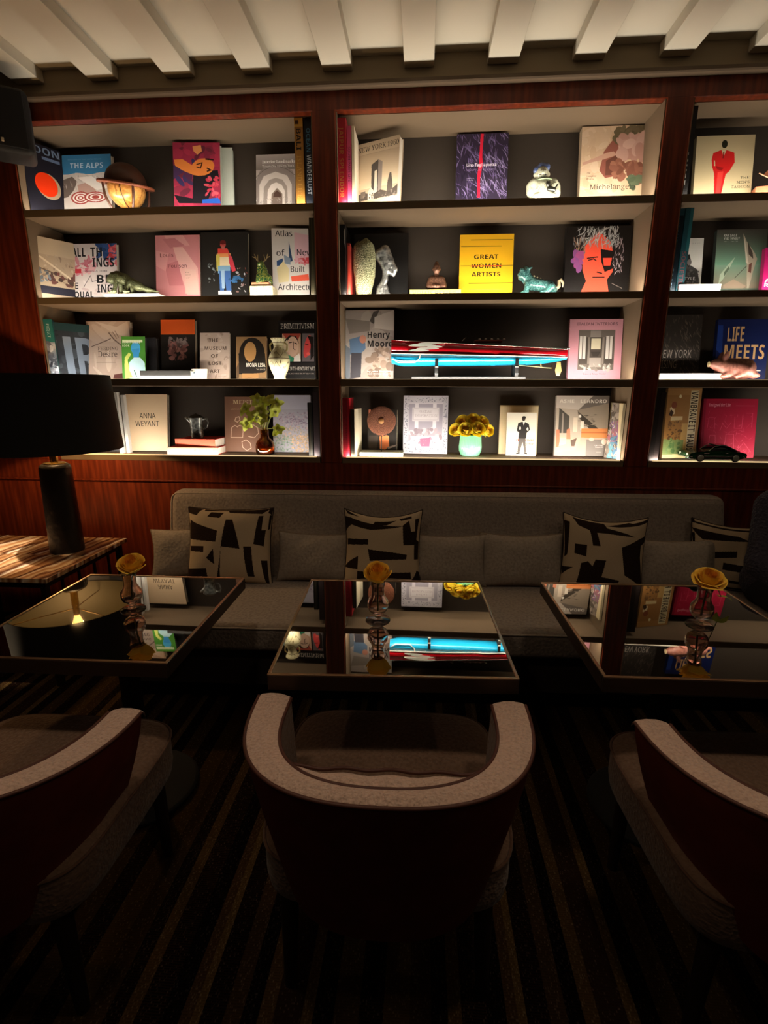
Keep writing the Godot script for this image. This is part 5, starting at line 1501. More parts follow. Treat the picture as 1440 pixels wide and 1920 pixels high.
func globe() -> void:
	var g := thing("desk_globe", "small amber globe in a dark wooden stand with a wide horizon ring", "globe", Vector3(-1.727, 2.476, -0.14))
	var dark := plain("4a2a1c", 0.4)
	var ring := plain("8a4a30", 0.45)
	var tilt := Basis(Vector3.BACK, -0.14) * Basis(Vector3.RIGHT, 0.18)
	obj("sphere", lathe_mesh(range(25).map(func(k): return [0.1 * sin(PI * k / 24.0), 0.135 - 0.1 * cos(PI * k / 24.0)]), 40), mottled("globe", [[0.0, "b87a34"], [0.42, "d89a4c"], [0.55, "e6b46a"], [0.7, "a8682c"], [1.0, "8a5a2c"]], 51, 0.03, 5.0, 0.3), g)
	obj("horizon_ring", lathe_mesh(crisp([[0.108, 0.0], [0.150, 0.0], [0.152, 0.006], [0.150, 0.013], [0.108, 0.013], [0.108, 0.0]]), 48), ring, g, Vector3(0, 0.152, 0), tilt)
	obj("hood", lathe_mesh(range(13).map(func(k): return [0.112 * cos(PI / 2 * k / 12.0), 0.012 + 0.105 * sin(PI / 2 * k / 12.0)]), 40), dark, g, Vector3(0, 0.152, 0), tilt)
	for k in 4:
		var a := PI / 4 + k * PI / 2
		obj("leg", tube_mesh([Vector3(cos(a) * 0.125, 0.155, sin(a) * 0.125), Vector3(cos(a) * 0.118, 0.08, sin(a) * 0.118), Vector3(cos(a) * 0.08, 0.006, sin(a) * 0.08)], [0.006, 0.008, 0.006], 8), dark, g)
	obj("base_ring", lathe_mesh(crisp([[0.06, 0.0], [0.095, 0.0], [0.095, 0.012], [0.06, 0.012], [0.06, 0.0]]), 32), dark, g)
	obj("meridian", tube_mesh(range(17).map(func(k): return Vector3(0.02, 0.135 - 0.106 * cos(PI * k / 32.0), 0.106 * sin(PI * k / 32.0))), [0.003], 6), dark, g)

func lizard() -> void:
	var l := thing("lizard_sculpture", "green bronze lizard stretched along the thin white flat book", "sculpture", Vector3(-1.72, 2.0402, -0.09))
	var m := mottled("lizard", [[0.0, "2e3222"], [0.5, "565a3c"], [1.0, "84865e"]], 61, 0.06, 16.0, 0.45, 0.4, 4.0)
	obj("body", blob([
		bone(-0.125, 0.085, 0.0, -0.09, 0.10, 0.0, 0.028, 0.03), bone(-0.09, 0.1, 0.0, -0.05, 0.085, 0.0, 0.026, 0.03), bone(-0.05, 0.085, 0, 0.03, 0.045, 0, 0.03, 0.026),
		bone(0.03, 0.045, 0, 0.09, 0.025, 0.0, 0.022, 0.014), bone(0.09, 0.025, 0, 0.158, 0.012, 0.01, 0.012, 0.004), bone(-0.15, 0.078, 0, -0.12, 0.085, 0, 0.012, 0.022),
		bone(-0.09, 0.08, 0.02, -0.10, 0.015, 0.035, 0.014, 0.01), bone(-0.10, 0.012, 0.035, -0.13, 0.008, 0.045, 0.01, 0.006), bone(-0.09, 0.08, -0.02, -0.10, 0.012, -0.035, 0.014, 0.01),
		bone(-0.02, 0.06, 0.02, -0.03, 0.012, 0.045, 0.015, 0.01), bone(-0.03, 0.012, 0.045, 0.0, 0.008, 0.055, 0.009, 0.006), bone(-0.02, 0.06, -0.02, -0.03, 0.012, -0.04, 0.015, 0.01),
		ball(-0.118, 0.11, 0.015, 0.01), ball(-0.118, 0.11, -0.015, 0.01)], 0.005, 0.012), m, l)

func deer_figurine() -> void:
	var f := thing("ceramic_figurine", "green and yellow glazed antlered figurine on a cream stone pedestal", "figurine", Vector3(-0.945, 2.0138, -0.13))
	var st := new_st()
	box(st, Vector3(0, 0.033, 0), Vector3(0.135, 0.066, 0.11), 0.004)
	obj("pedestal", st.commit(), mottled("tile", [[0.0, "6a6048"], [0.3, "c8bc98"], [0.6, "ddd2b0"], [1.0, "a89468"]], 71, 0.04, 8.0, 0.5), f)
	obj("plinth", box_mesh(Vector3(0.105, 0.022, 0.085), 0.004, Vector3(-0.008, 0.077, 0)), plain("c89068", 0.6), f)
	var m := mottled("deer", [[0.0, "143a24"], [0.45, "2e5a34"], [0.55, "c8b84a"], [0.75, "1c4028"], [1.0, "0e2a1c"]], 72, 0.04, 10.0, 0.2)
	obj("body", blob([bone(0.0, 0.1, 0, -0.004, 0.16, 0, 0.043, 0.03), bone(-0.004, 0.16, 0, -0.008, 0.19, 0.004, 0.024, 0.018), bone(-0.008, 0.192, 0.01, -0.012, 0.188, 0.03, 0.016, 0.009), bone(0.03, 0.11, 0, 0.045, 0.09, 0.0, 0.025, 0.012), bone(-0.02, 0.12, 0.03, -0.024, 0.09, 0.04, 0.012, 0.01)], 0.005, 0.012), m, f)
	st = new_st()
	for s in [-1.0, 1.0]:
		tube(st, [Vector3(s * 0.008 - 0.008, 0.2, 0), Vector3(s * 0.028 - 0.006, 0.215, 0), Vector3(s * 0.04 - 0.006, 0.245, 0)], [0.004, 0.0035, 0.002], 6)
		tube(st, [Vector3(s * 0.022 - 0.006, 0.21, 0), Vector3(s * 0.018 - 0.006, 0.24, 0.006)], [0.003, 0.0015], 6)
		tube(st, [Vector3(s * 0.034 - 0.006, 0.225, 0), Vector3(s * 0.052 - 0.006, 0.232, 0)], [0.003, 0.0015], 6)
	obj("antlers", st.commit(), plain("8a7448", 0.5), f)

func patterned_vase() -> void:
	var v := thing("patterned_vase", "cream vase with brown scroll pattern and a flared neck", "vase", Vector3(-0.864, 1.5533, -0.10))
	var m := StandardMaterial3D.new()
	var got := draw("b e4dcb0;l 8a7448 .004 0 .03 1 .03;r b8a468 0 .08 1 .1;r 6a5630 0 .22 1 .235;r b8a468 0 .3 1 .31;n 301 90 .012 .6 5c4a2a 8a7040 0 .1 1 .22;n 302 60 .02 .5 5c4a2a a08850 0 .34 1 .5;n 303 40 .016 .5 6a5630 8a7448 0 .6 1 .84;l 6a5630 .006 0 .46 .06 .38 .12 .46 .18 .54 .25 .46 .31 .38 .37 .46 .43 .54 .5 .46 .56 .38 .62 .46 .68 .54 .75 .46 .81 .38 .87 .46 .93 .54 1 .46;r 6a5630 0 .56 1 .57;l 6a5630 .005 0 .7 .05 .62 .1 .7 .15 .78 .2 .7 .25 .62 .3 .7 .35 .78 .4 .7 .45 .62 .5 .7 .55 .78 .6 .7 .65 .62 .7 .7 .75 .78 .8 .7 .85 .62 .9 .7 .95 .78 1 .7;k 304 40 .016 .006 5c4a2a 6a5630 0 .93 1 .97 90 5", 360, 240)
	m.albedo_texture = ImageTexture.create_from_image(got.sheet.image.get_region(got.spot))
	m.roughness = 0.3
	var st := new_st()
	var rows: Array = []
	for p in [[0.044, 0.238], [0.046, 0.236], [0.040, 0.225], [0.030, 0.205], [0.028, 0.185], [0.036, 0.168], [0.054, 0.145], [0.064, 0.115], [0.062, 0.085], [0.050, 0.05], [0.037, 0.025], [0.034, 0.012], [0.038, 0.0]]:
		var row := PackedVector3Array()
		for k in 41:
			var a := TAU * k / 40.0
			row.append(Vector3(cos(a) * p[0], p[1], sin(a) * p[0]))
		rows.append(row)
	sheet(st, rows, false, true)
	obj("body", st.commit(), m, v)
	obj("inside", lathe_mesh([[0.043, 0.2375], [0.036, 0.222], [0.026, 0.2], [0.024, 0.18], [0.0, 0.18]], 24), plain("8a8058", 0.6), v)
	for s in [-1.0, 1.0]:
		obj("handle", tube_mesh([Vector3(s * 0.034, 0.214, 0), Vector3(s * 0.052, 0.2, 0), Vector3(s * 0.05, 0.172, 0), Vector3(s * 0.042, 0.162, 0)], [0.005], 8), plain("a8945c", 0.35), v)

func jug() -> void:
	var j := thing("metal_jug", "small tarnished silver jug with spout and handle on the red books", "jug", Vector3(-1.425, 1.1902, -0.13))
	var m := mottled("jug", [[0.0, "3a3c3a"], [0.5, "8a8c88"], [1.0, "c8c8c0"]], 81, 0.03, 10.0, 0.3, 0.85)
	obj("body", lathe_mesh([[0.0, 0.0], [0.036, 0.0], [0.038, 0.004], [0.037, 0.05], [0.039, 0.09], [0.045, 0.125], [0.047, 0.13], [0.043, 0.13], [0.036, 0.09], [0.034, 0.01], [0.0, 0.008]], 32), m, j)
	obj("handle", tube_mesh([Vector3(0.04, 0.118, 0), Vector3(0.068, 0.124, 0), Vector3(0.076, 0.1, 0), Vector3(0.066, 0.07, 0), Vector3(0.037, 0.055, 0)], [0.006, 0.006, 0.005], 8), m, j)
	obj("spout", tube_mesh([Vector3(-0.034, 0.105, 0), Vector3(-0.05, 0.118, 0), Vector3(-0.07, 0.13, 0)], [0.016, 0.012, 0.006], 8), m, j)
	obj("lid", lathe_mesh([[0.046, 0.13], [0.03, 0.143], [0.012, 0.148], [0.008, 0.153], [0.0, 0.156]], 24), plain("2a2826", 0.3, 0.8), j)

func orchids() -> void:
	var v := thing("amber_vase", "round amber brown glass vase holding green orchids", "vase", Vector3(-0.985, 1.0951, -0.12))
	obj("glass_body", lathe_mesh([[0.0, 0.0], [0.05, 0.0], [0.056, 0.004], [0.060, 0.02], [0.060, 0.045], [0.056, 0.07], [0.044, 0.09], [0.028, 0.102], [0.025, 0.115], [0.026, 0.15], [0.028, 0.152], [0.0235, 0.15], [0.022, 0.115], [0.026, 0.099], [0.041, 0.087], [0.053, 0.068], [0.057, 0.045], [0.057, 0.02], [0.052, 0.006], [0.0, 0.005]], 36), glass("c07a3c", 0.0), v)
	var water := glass("e0c0a0", 0.0)
	obj("water", lathe_mesh([[0.0, 0.0056], [0.051, 0.0066], [0.0565, 0.021], [0.0565, 0.044], [0.0, 0.044]], 32), water, v)
	var o := thing("orchid_spray", "spray of lime green orchid flowers in the amber vase", "flower", Vector3(-0.985, 1.0951, -0.12))
	var green := StandardMaterial3D.new()
	green.albedo_color = Color("d6dc5c")
	green.roughness = 0.7
	green.backlight_enabled = true
	green.backlight = Color(0.12, 0.14, 0.02)
	var pale := plain("dcdc9a", 0.6)
	var rng := RandomNumberGenerator.new()
	rng.seed = 12
	var spots := [[-0.03, 0.34, 0.01], [0.05, 0.33, 0.0], [-0.095, 0.275, 0.03], [0.01, 0.275, 0.05], [0.075, 0.27, 0.035], [-0.045, 0.235, 0.05], [0.035, 0.215, 0.06], [-0.09, 0.195, 0.045], [0.095, 0.15, 0.05], [0.085, 0.315, 0.0], [-0.01, 0.235, 0.06], [0.0, 0.31, 0.0]]
	for s in spots:
		var c := Vector3(s[0], s[1], s[2])
		var st := new_st()
		tube(st, [Vector3(0, 0.05, 0), Vector3(c.x * 0.2, 0.16, c.z * 0.2), c.lerp(Vector3(c.x * 0.2, 0.16, 0), 0.4) + Vector3(0, 0.01, 0), c - Vector3(0, 0, 0.01)], [0.0026], 5)
		var face := Vector3(c.x * 4.0 + rng.randf_range(-0.5, 0.5), rng.randf_range(-0.5, 0.5), 0.8).normalized()
		var side := face.cross(Vector3.UP).normalized()
		var up := side.cross(face)
		var spin := rng.randf_range(-1.2, 1.2)
		var st2 := new_st()
		for k in 5:
			var a := TAU * k / 5.0 + PI / 2 + spin
			var dir := side * cos(a) + up * sin(a) + face * 0.25
			leaf(st2, c, (dir + face * rng.randf_range(-0.1, 0.45)) * rng.randf_range(0.036, 0.054), 0.0185, face, rng.randf_range(0.1, 0.5), 0.6)
		var fl := obj("flower", st2.commit(), green, o)
		obj("stem", st.commit(), plain("6a7030", 0.6), o)
		var lip := new_st()
		leaf(lip, c + face * 0.006, (face * 0.8 - up * 0.6) * 0.03, 0.013, face, 0.5, 0.6)
		leaf(lip, c + face * 0.004, (face * 0.9 + up * 0.4) * 0.02, 0.007, face, 0.5, 0.6)
		obj("lip_petal", lip.commit(), pale, fl)

func jester() -> void:
	var f := thing("porcelain_figure", "squat white porcelain figure in a blue hat holding a small black cat", "figurine", Vector3(0.632, 2.4755, -0.12))
	var white := mottled("porcelain", [[0.0, "6a6a50"], [0.3, "a8a890"], [0.55, "c4c2ac"], [0.8, "8e9076"], [1.0, "3a3a2c"]], 121, 0.05, 9.0, 0.25)
	obj("body", blob([bone(0.0, 0.04, 0, 0.0, 0.075, 0, 0.062, 0.055), bone(-0.065, 0.06, 0.01, -0.07, 0.09, 0.0, 0.024, 0.02), bone(0.065, 0.05, 0.015, 0.07, 0.085, 0, 0.026, 0.022), bone(-0.05, 0.1, 0, 0.05, 0.1, 0, 0.03, 0.03), bone(-0.04, 0.02, 0.045, 0.045, 0.02, 0.045, 0.024, 0.024), bone(0, 0.1, 0, -0.01, 0.135, 0.0, 0.026, 0.02), ball(-0.012, 0.152, 0.004, 0.034), ball(-0.012, 0.146, 0.036, 0.009), ball(-0.046, 0.148, 0.0, 0.011), ball(0.022, 0.148, 0.0, 0.011)], 0.005, 0.012), white, f)
	obj("hat", blob([bone(-0.038, 0.172, 0, 0.01, 0.183, 0, 0.017, 0.02), ball(-0.014, 0.188, 0.0, 0.02), ball(-0.045, 0.166, 0.004, 0.014)], 0.004, 0.01), glossy("4a5a84", 0.3), f)
	obj("cat", blob([bone(0.02, 0.06, 0.062, 0.045, 0.055, 0.06, 0.013, 0.012), ball(0.012, 0.08, 0.066, 0.012), bone(0.006, 0.09, 0.066, 0.004, 0.1, 0.066, 0.005, 0.001), bone(0.018, 0.09, 0.066, 0.02, 0.1, 0.066, 0.005, 0.001), bone(0.05, 0.06, 0.058, 0.066, 0.085, 0.045, 0.005, 0.004)], 0.0035, 0.007), glossy("14140f", 0.3), f)
	var st := new_st()
	for s in [-1.0, 1.0]:
		lathe(st, [[0.0, -0.004], [0.004, 0.0], [0.0, 0.004]], 8, Vector3(-0.012 + s * 0.012, 0.157, 0.035))
	obj("eyes", st.commit(), plain("1a1814", 0.3), f)
	obj("moustache", tube_mesh([Vector3(-0.03, 0.137, 0.03), Vector3(-0.012, 0.14, 0.037), Vector3(0.006, 0.137, 0.03)], [0.002, 0.0045, 0.002], 6), plain("2a2620", 0.5), f)
	obj("collar", lathe_mesh([[0.028, 0.115], [0.045, 0.112], [0.05, 0.118], [0.03, 0.125], [0.028, 0.115]], 20), glossy("8a9a78", 0.3), f)

func mossy_vase() -> void:
	var v := thing("textured_vase", "tall grey green vase with a rough moss like relief", "vase", Vector3(-0.35, 2.0138, -0.11))
	var m := mottled("moss", [[0.0, "2e3020"], [0.4, "6a6c48"], [0.6, "a8a880"], [1.0, "c8c4a0"]], 91, 0.07, 12.0, 0.6, 0.1, 8.0)
	var n := FastNoiseLite.new()
	n.seed = 5
	n.frequency = 26.0
	var rows: Array = []
	for j in 33:
		var v_ := j / 32.0
		var y := v_ * 0.30
		var r := 0.038 + 0.03 * pow(sin(PI * clampf(v_ * 0.92, 0.0, 1.0)), 0.8) * (0.55 + 0.55 * v_)
		if v_ > 0.93:
			r *= 1.0 - (v_ - 0.93) * 6.0
		var row := PackedVector3Array()
		for k in 48:
			var a := TAU * k / 48.0
			var d := 1.0 + 0.09 * n.get_noise_3d(cos(a) * 0.1, y, sin(a) * 0.1)
			row.append(Vector3(cos(a) * r * d + 0.006 * sin(v_ * 3.0), y + 0.008 * sin(a * 2.0) * v_ * v_, sin(a) * r * d * 0.8))
		rows.append(row)
	var base := PackedVector3Array()
	base.resize(48)
	rows.insert(0, base)
	var st := new_st()
	sheet(st, rows)
	obj("body", st.commit(), m, v)
	obj("mouth", lathe_mesh([[0.026, 0.296], [0.02, 0.28], [0.0, 0.278]], 20), plain("14150e", 0.9), v)

func silver_fold() -> void:
	var v := thing("silver_sculpture", "crumpled silver sculpture with a wide folded head on a bent foot", "sculpture", Vector3(-0.225, 2.0138, -0.15))
	var m := mottled("silver", [[0.0, "4a4a48"], [0.5, "b4b4b0"], [1.0, "e4e4de"]], 95, 0.03, 9.0, 0.28, 0.8, 3.0)
	obj("body", blob([bone(-0.045, 0.235, 0, -0.005, 0.255, 0, 0.026, 0.028), bone(-0.005, 0.255, 0.0, 0.018, 0.2, 0.0, 0.03, 0.03), bone(-0.04, 0.23, 0.0, 0.0, 0.17, 0, 0.022, 0.025), bone(0.018, 0.2, 0, 0.052, 0.155, 0, 0.026, 0.018), bone(0.052, 0.155, 0, 0.046, 0.125, 0.0, 0.016, 0.01), bone(0.0, 0.17, 0, 0.03, 0.14, 0, 0.024, 0.016), bone(0.0, 0.165, 0, -0.005, 0.1, 0, 0.02, 0.016), bone(-0.005, 0.1, 0, -0.028, 0.05, 0, 0.018, 0.024), bone(-0.028, 0.05, 0, -0.03, 0.012, 0, 0.026, 0.03), bone(-0.03, 0.012, 0, 0.015, 0.01, 0.0, 0.026, 0.018), bone(0.0, 0.06, 0, 0.012, 0.015, 0, 0.014, 0.016)], 0.005, 0.008), m, v)

func bust() -> void:
	var b := thing("bronze_bust", "small brown bronze bust with crossed arms between black and yellow books", "sculpture", Vector3(0.068, 2.0443, -0.13))
	var m := mottled("bust", [[0.0, "3a241a"], [0.5, "5e3e2e"], [1.0, "8a6650"]], 97, 0.04, 14.0, 0.4, 0.5)
	obj("figure", blob([bone(-0.03, 0.03, 0, 0.03, 0.03, 0, 0.03, 0.03), bone(-0.022, 0.06, 0, 0.022, 0.06, 0, 0.026, 0.026), bone(-0.036, 0.06, 0.005, -0.042, 0.025, 0.015, 0.014, 0.013), bone(0.036, 0.06, 0.005, 0.042, 0.025, 0.015, 0.014, 0.013), bone(-0.042, 0.022, 0.02, 0.01, 0.02, 0.036, 0.012, 0.01), bone(0.042, 0.022, 0.02, -0.01, 0.024, 0.036, 0.012, 0.01), bone(0, 0.08, 0, 0, 0.1, 0, 0.013, 0.013), bone(0, 0.112, 0.002, 0, 0.128, 0.0, 0.018, 0.02), ball(0, 0.113, 0.02, 0.005), ball(0, 0.15, -0.002, 0.011), ball(-0.02, 0.117, 0, 0.006), ball(0.02, 0.117, 0, 0.006)], 0.004, 0.008), m, b)
	obj("base", box_mesh(Vector3(0.095, 0.012, 0.07), 0.003, Vector3(0, 0.006, 0)), m, b)

func lion_dog() -> void:
	var d := thing("lion_dog_figure", "teal glazed crouching lion dog with a beaded spine and curled tail", "figurine", Vector3(0.65, 2.0138, -0.12))
	var m := mottled("teal", [[0.0, "142c2e"], [0.5, "2c504e"], [0.8, "4c7670"], [1.0, "8aa498"]], 99, 0.05, 12.0, 0.2)
	obj("body", blob([bone(-0.05, 0.065, 0, 0.05, 0.05, 0, 0.035, 0.032), bone(0.05, 0.05, 0, 0.075, 0.03, 0, 0.03, 0.026), bone(-0.055, 0.075, 0, -0.085, 0.105, 0, 0.03, 0.032), bone(-0.085, 0.125, 0, -0.08, 0.135, 0, 0.03, 0.024), bone(-0.1, 0.118, 0, -0.116, 0.112, 0, 0.018, 0.012), bone(-0.1, 0.1, 0, -0.112, 0.094, 0, 0.013, 0.009), ball(-0.106, 0.136, 0.014, 0.011), ball(-0.106, 0.136, -0.014, 0.011), bone(-0.07, 0.14, 0.022, -0.055, 0.145, 0.026, 0.008, 0.005), bone(-0.07, 0.14, -0.022, -0.055, 0.145, -0.026, 0.008, 0.005),
		bone(-0.07, 0.06, 0.025, -0.08, 0.012, 0.03, 0.018, 0.014), bone(-0.08, 0.012, 0.03, -0.1, 0.01, 0.032, 0.013, 0.011), bone(-0.06, 0.06, -0.025, -0.07, 0.012, -0.03, 0.018, 0.014), bone(0.055, 0.04, 0.03, 0.035, 0.014, 0.038, 0.024, 0.014), bone(0.035, 0.013, 0.038, 0.005, 0.011, 0.04, 0.013, 0.011), bone(0.055, 0.04, -0.03, 0.04, 0.014, -0.038, 0.024, 0.014)], 0.005, 0.010), m, d)
	obj("tail", tube_mesh([Vector3(0.09, 0.035, 0), Vector3(0.108, 0.05, 0), Vector3(0.105, 0.078, 0), Vector3(0.115, 0.085, 0), Vector3(0.13, 0.065, 0), Vector3(0.128, 0.045, 0)], [0.012, 0.011, 0.01, 0.009, 0.007, 0.003], 8), plain("8a7c62", 0.4), d)
	var bead := lathe_mesh(range(7).map(func(k): return [0.0055 * sin(PI * k / 6.0), -0.0055 * cos(PI * k / 6.0)]), 8)
	for k in 8:
		var t := k / 7.0
		obj("spine_bead", bead, plain("c8c2a0", 0.3), d, Vector3(-0.052 + 0.125 * t, 0.108 - 0.036 * t - 0.015 * t * t, 0.004))

func boat() -> void:
	var b := thing("model_boat", "long model speedboat with a red upper and sky blue lower hull", "model", Vector3(0.325, 1.5533, -0.115))
	var red := glossy("b8101c", 0.12)
	var blue := glossy("1f9fd0", 0.12)
	var white := glossy("f0ece0", 0.2)
	var n := 40
	var up: Array = []
	var low: Array = []
	var line: Array = []
	var deck: Array = []
	for k in n + 1:
		var v := k / float(n)
		var x := -0.51 + 1.02 * v
		var half := 0.062 * pow(1.0 - pow(v, 5.0), 0.5) * (0.82 + 0.18 * sin(PI * minf(1.0, v * 1.4))) if v < 0.6 else 0.062 * (1.0 - pow((v - 0.6) / 0.4, 2.2) * 0.97)
		var top := 0.222 - 0.062 * v + 0.01 * v * v
		var chine := 0.148 - 0.028 * v + 0.006 * v * v
		var keel := 0.076 + 0.012 * pow(v, 2.0) + 0.026 * pow(maxf(0.0, v - 0.75) / 0.25, 2.0)
		if v < 0.06:
			keel += (0.06 - v) * 0.25
		up.append(PackedVector3Array([Vector3(x, top, half * 0.86), Vector3(x, (top + chine) / 2, half * 0.97), Vector3(x, chine, half), Vector3(x, chine, -half), Vector3(x, (top + chine) / 2, -half * 0.97), Vector3(x, top, -half * 0.86)]))
		low.append(PackedVector3Array([Vector3(x, chine, half), Vector3(x, (chine + keel) / 2 + 0.002, half * 0.9), Vector3(x, keel + 0.012, half * 0.68), Vector3(x, keel, 0.0), Vector3(x, keel + 0.012, -half * 0.68), Vector3(x, (chine + keel) / 2, -half * 0.9), Vector3(x, chine, -half)]))
		line.append(Vector3(x, chine, half + 0.0005))
		deck.append(PackedVector3Array([Vector3(x, top, half * 0.86), Vector3(x, top + 0.006, 0), Vector3(x, top, -half * 0.86)]))
	var st := new_st()
	sheet(st, up)
	obj("upper_hull", st.commit(), red, b)
	st = new_st()
	sheet(st, low)
	for e in [0]:
		poly(st, range(low[e].size()).map(func(i): return low[e][i]), Vector3.LEFT)
	obj("lower_hull", st.commit(), blue, b)
	st = new_st()
	poly(st, [up[0][0], up[0][2], up[0][3], up[0][5]], Vector3.LEFT)
	obj("transom", st.commit(), red, b)
	obj("waterline", tube_mesh(line, [0.0035], 6), white, b)
	st = new_st()
	sheet(st, deck, false)
	obj("deck", st.commit(), plain("2a1410", 0.3), b)
	var chrome := plain("d8d8d8", 0.12, 1.0)
	st = new_st()
	tube(st, line.map(func(p): return Vector3(p.x, 0.222 - 0.062 * (p.x + 0.51) / 1.02 + 0.01 * pow((p.x + 0.51) / 1.02, 2.0), p.z * 0.87)), [0.0016], 5)
	obj("gunwale", st.commit(), chrome, b)
	# the painted patch and the hook on the side
	st = new_st()
	for q in [[-0.33, 0.192, 0.16, 0.016], [-0.30, 0.174, 0.13, 0.013], [-0.35, 0.163, 0.12, 0.012], [-0.28, 0.203, 0.15, 0.010], [-0.26, 0.183, 0.09, 0.012]]:
		var pts := PackedVector2Array()
		for k in 14:
			var a := TAU * k / 14.0
			pts.append(Vector2(q[0] + cos(a) * q[2] / 2 * (1.0 + 0.15 * sin(k * 5.0)), q[1] + sin(a) * q[3] / 2))
		slab(st, pts, 0.05, 0.0595)
	obj("painted_patch", st.commit(), white, b)
	obj("painted_hook", tube_mesh([Vector3(-0.50, 0.118, 0.053), Vector3(-0.47, 0.096, 0.054), Vector3(-0.37, 0.096, 0.056), Vector3(-0.345, 0.12, 0.058), Vector3(-0.34, 0.14, 0.0605)], [0.003], 6), white, b)
	# fittings on deck
	obj("windscreen", tube_mesh([Vector3(-0.1, 0.216, 0.045), Vector3(-0.08, 0.237, 0.03), Vector3(-0.08, 0.237, -0.03), Vector3(-0.1, 0.216, -0.045)], [0.002], 6), chrome, b)
	obj("seat_well", box_mesh(Vector3(0.16, 0.016, 0.07), 0.005, Vector3(0.05, 0.214, 0)), plain("6a2418", 0.5), b)
	for k in 5:
		obj("cleat", box_mesh(Vector3(0.014, 0.007, 0.008), 0.002, Vector3(0.0 + k * 0.035, 0.226, 0.02)), chrome, b)
	obj("bow_fitting", tube_mesh([Vector3(0.47, 0.172, 0), Vector3(0.50, 0.176, 0), Vector3(0.52, 0.176, 0)], [0.004, 0.003, 0.005], 6), chrome, b)
	obj("propeller_shaft", tube_mesh([Vector3(0.12, 0.092, 0), Vector3(0.42, 0.066, 0.0)], [0.003], 6), plain("b8a070", 0.3, 0.9), b)
	obj("strut", tube_mesh([Vector3(0.36, 0.1, 0), Vector3(0.37, 0.068, 0)], [0.004], 6), plain("b8a070", 0.3, 0.9), b)
	st = new_st()
	for k in 3:
		var a := TAU * k / 3
		leaf(st, Vector3(0.42, 0.066, 0), Vector3(0.004, cos(a) * 0.022, sin(a) * 0.022), 0.008, Vector3.RIGHT)
	obj("propeller", st.commit(), plain("c8a860", 0.25, 1.0), b)
	var rud := PackedVector2Array([Vector2(0.455, 0.1), Vector2(0.475, 0.1), Vector2(0.484, 0.05), Vector2(0.474, 0.022), Vector2(0.456, 0.024), Vector2(0.448, 0.055)])
	st = new_st()
	slab(st, rud, -0.003, 0.003)
	obj("rudder", st.commit(), plain("d8c47a", 0.3, 0.7), b)
	# stand
	var s := thing("boat_stand", "black display stand under the model speedboat", "stand", Vector3(0.325, 1.5533, -0.115))
	var black := plain("0a0908", 0.6)
	obj("base_board", box_mesh(Vector3(0.66, 0.016, 0.13), 0.003, Vector3(-0.06, 0.008, 0)), black, s)
	for x in [-0.245, 0.215]:
		var pr := PackedVector2Array([Vector2(-0.068, 0.016), Vector2(0.068, 0.016), Vector2(0.068, 0.118), Vector2(0.0655, 0.118), Vector2(0.052, 0.083), Vector2(0.0, 0.074), Vector2(-0.052, 0.083), Vector2(-0.0655, 0.118), Vector2(-0.068, 0.118)])
		st = new_st()
		slab(st, pr, -0.009, 0.009)
		obj("cradle", st.commit(), black, s, Vector3(x, 0, 0), Basis(Vector3.UP, PI / 2))
		for y in [0.032, 0.07]:
			obj("clip", box_mesh(Vector3(0.02, 0.005, 0.003), 0.001, Vector3(x, y, 0.0695)), plain("d0ccc0", 0.3, 0.6), s)

func disc() -> void:
	var d := thing("disc_sculpture", "rust coloured round disc with a pale hub on a thin rod stand", "sculpture", Vector3(-0.246, 1.0951, -0.115))
	var rust := mottled("rust", [[0.0, "4a2414"], [0.5, "6e3a22"], [1.0, "8e5a38"]], 101, 0.09, 12.0, 0.6, 0.2, 5.0)
	var face := Basis(Vector3.RIGHT, PI / 2)
	obj("disc", lathe_mesh([[0.0, -0.007], [0.086, -0.007], [0.0885, -0.004], [0.0885, 0.003], [0.086, 0.006], [0.07, 0.008], [0.022, 0.009], [0.0, 0.009]], 48), rust, d, Vector3(0, 0.213, 0), face)
	obj("hub", lathe_mesh([[0.0165, 0.008], [0.0165, 0.012], [0.012, 0.015], [0.0, 0.016]], 24), plain("c08a58", 0.4, 0.4), d, Vector3(0, 0.213, 0), face)
	var iron := plain("241a14", 0.5, 0.5)
	obj("rod", tube_mesh([Vector3(0, 0.012, -0.002), Vector3(0, 0.125, -0.002)], [0.003], 8), iron, d)
	for s in [-1.0, 1.0]:
		obj("claw", tube_mesh([Vector3(0, 0.118, -0.002), Vector3(s * 0.03, 0.128, 0.0), Vector3(s * 0.042, 0.138, 0.011)], [0.0025], 6), iron, d)
	obj("foot", box_mesh(Vector3(0.09, 0.012, 0.06), 0.002, Vector3(0, 0.006, 0)), iron, d)

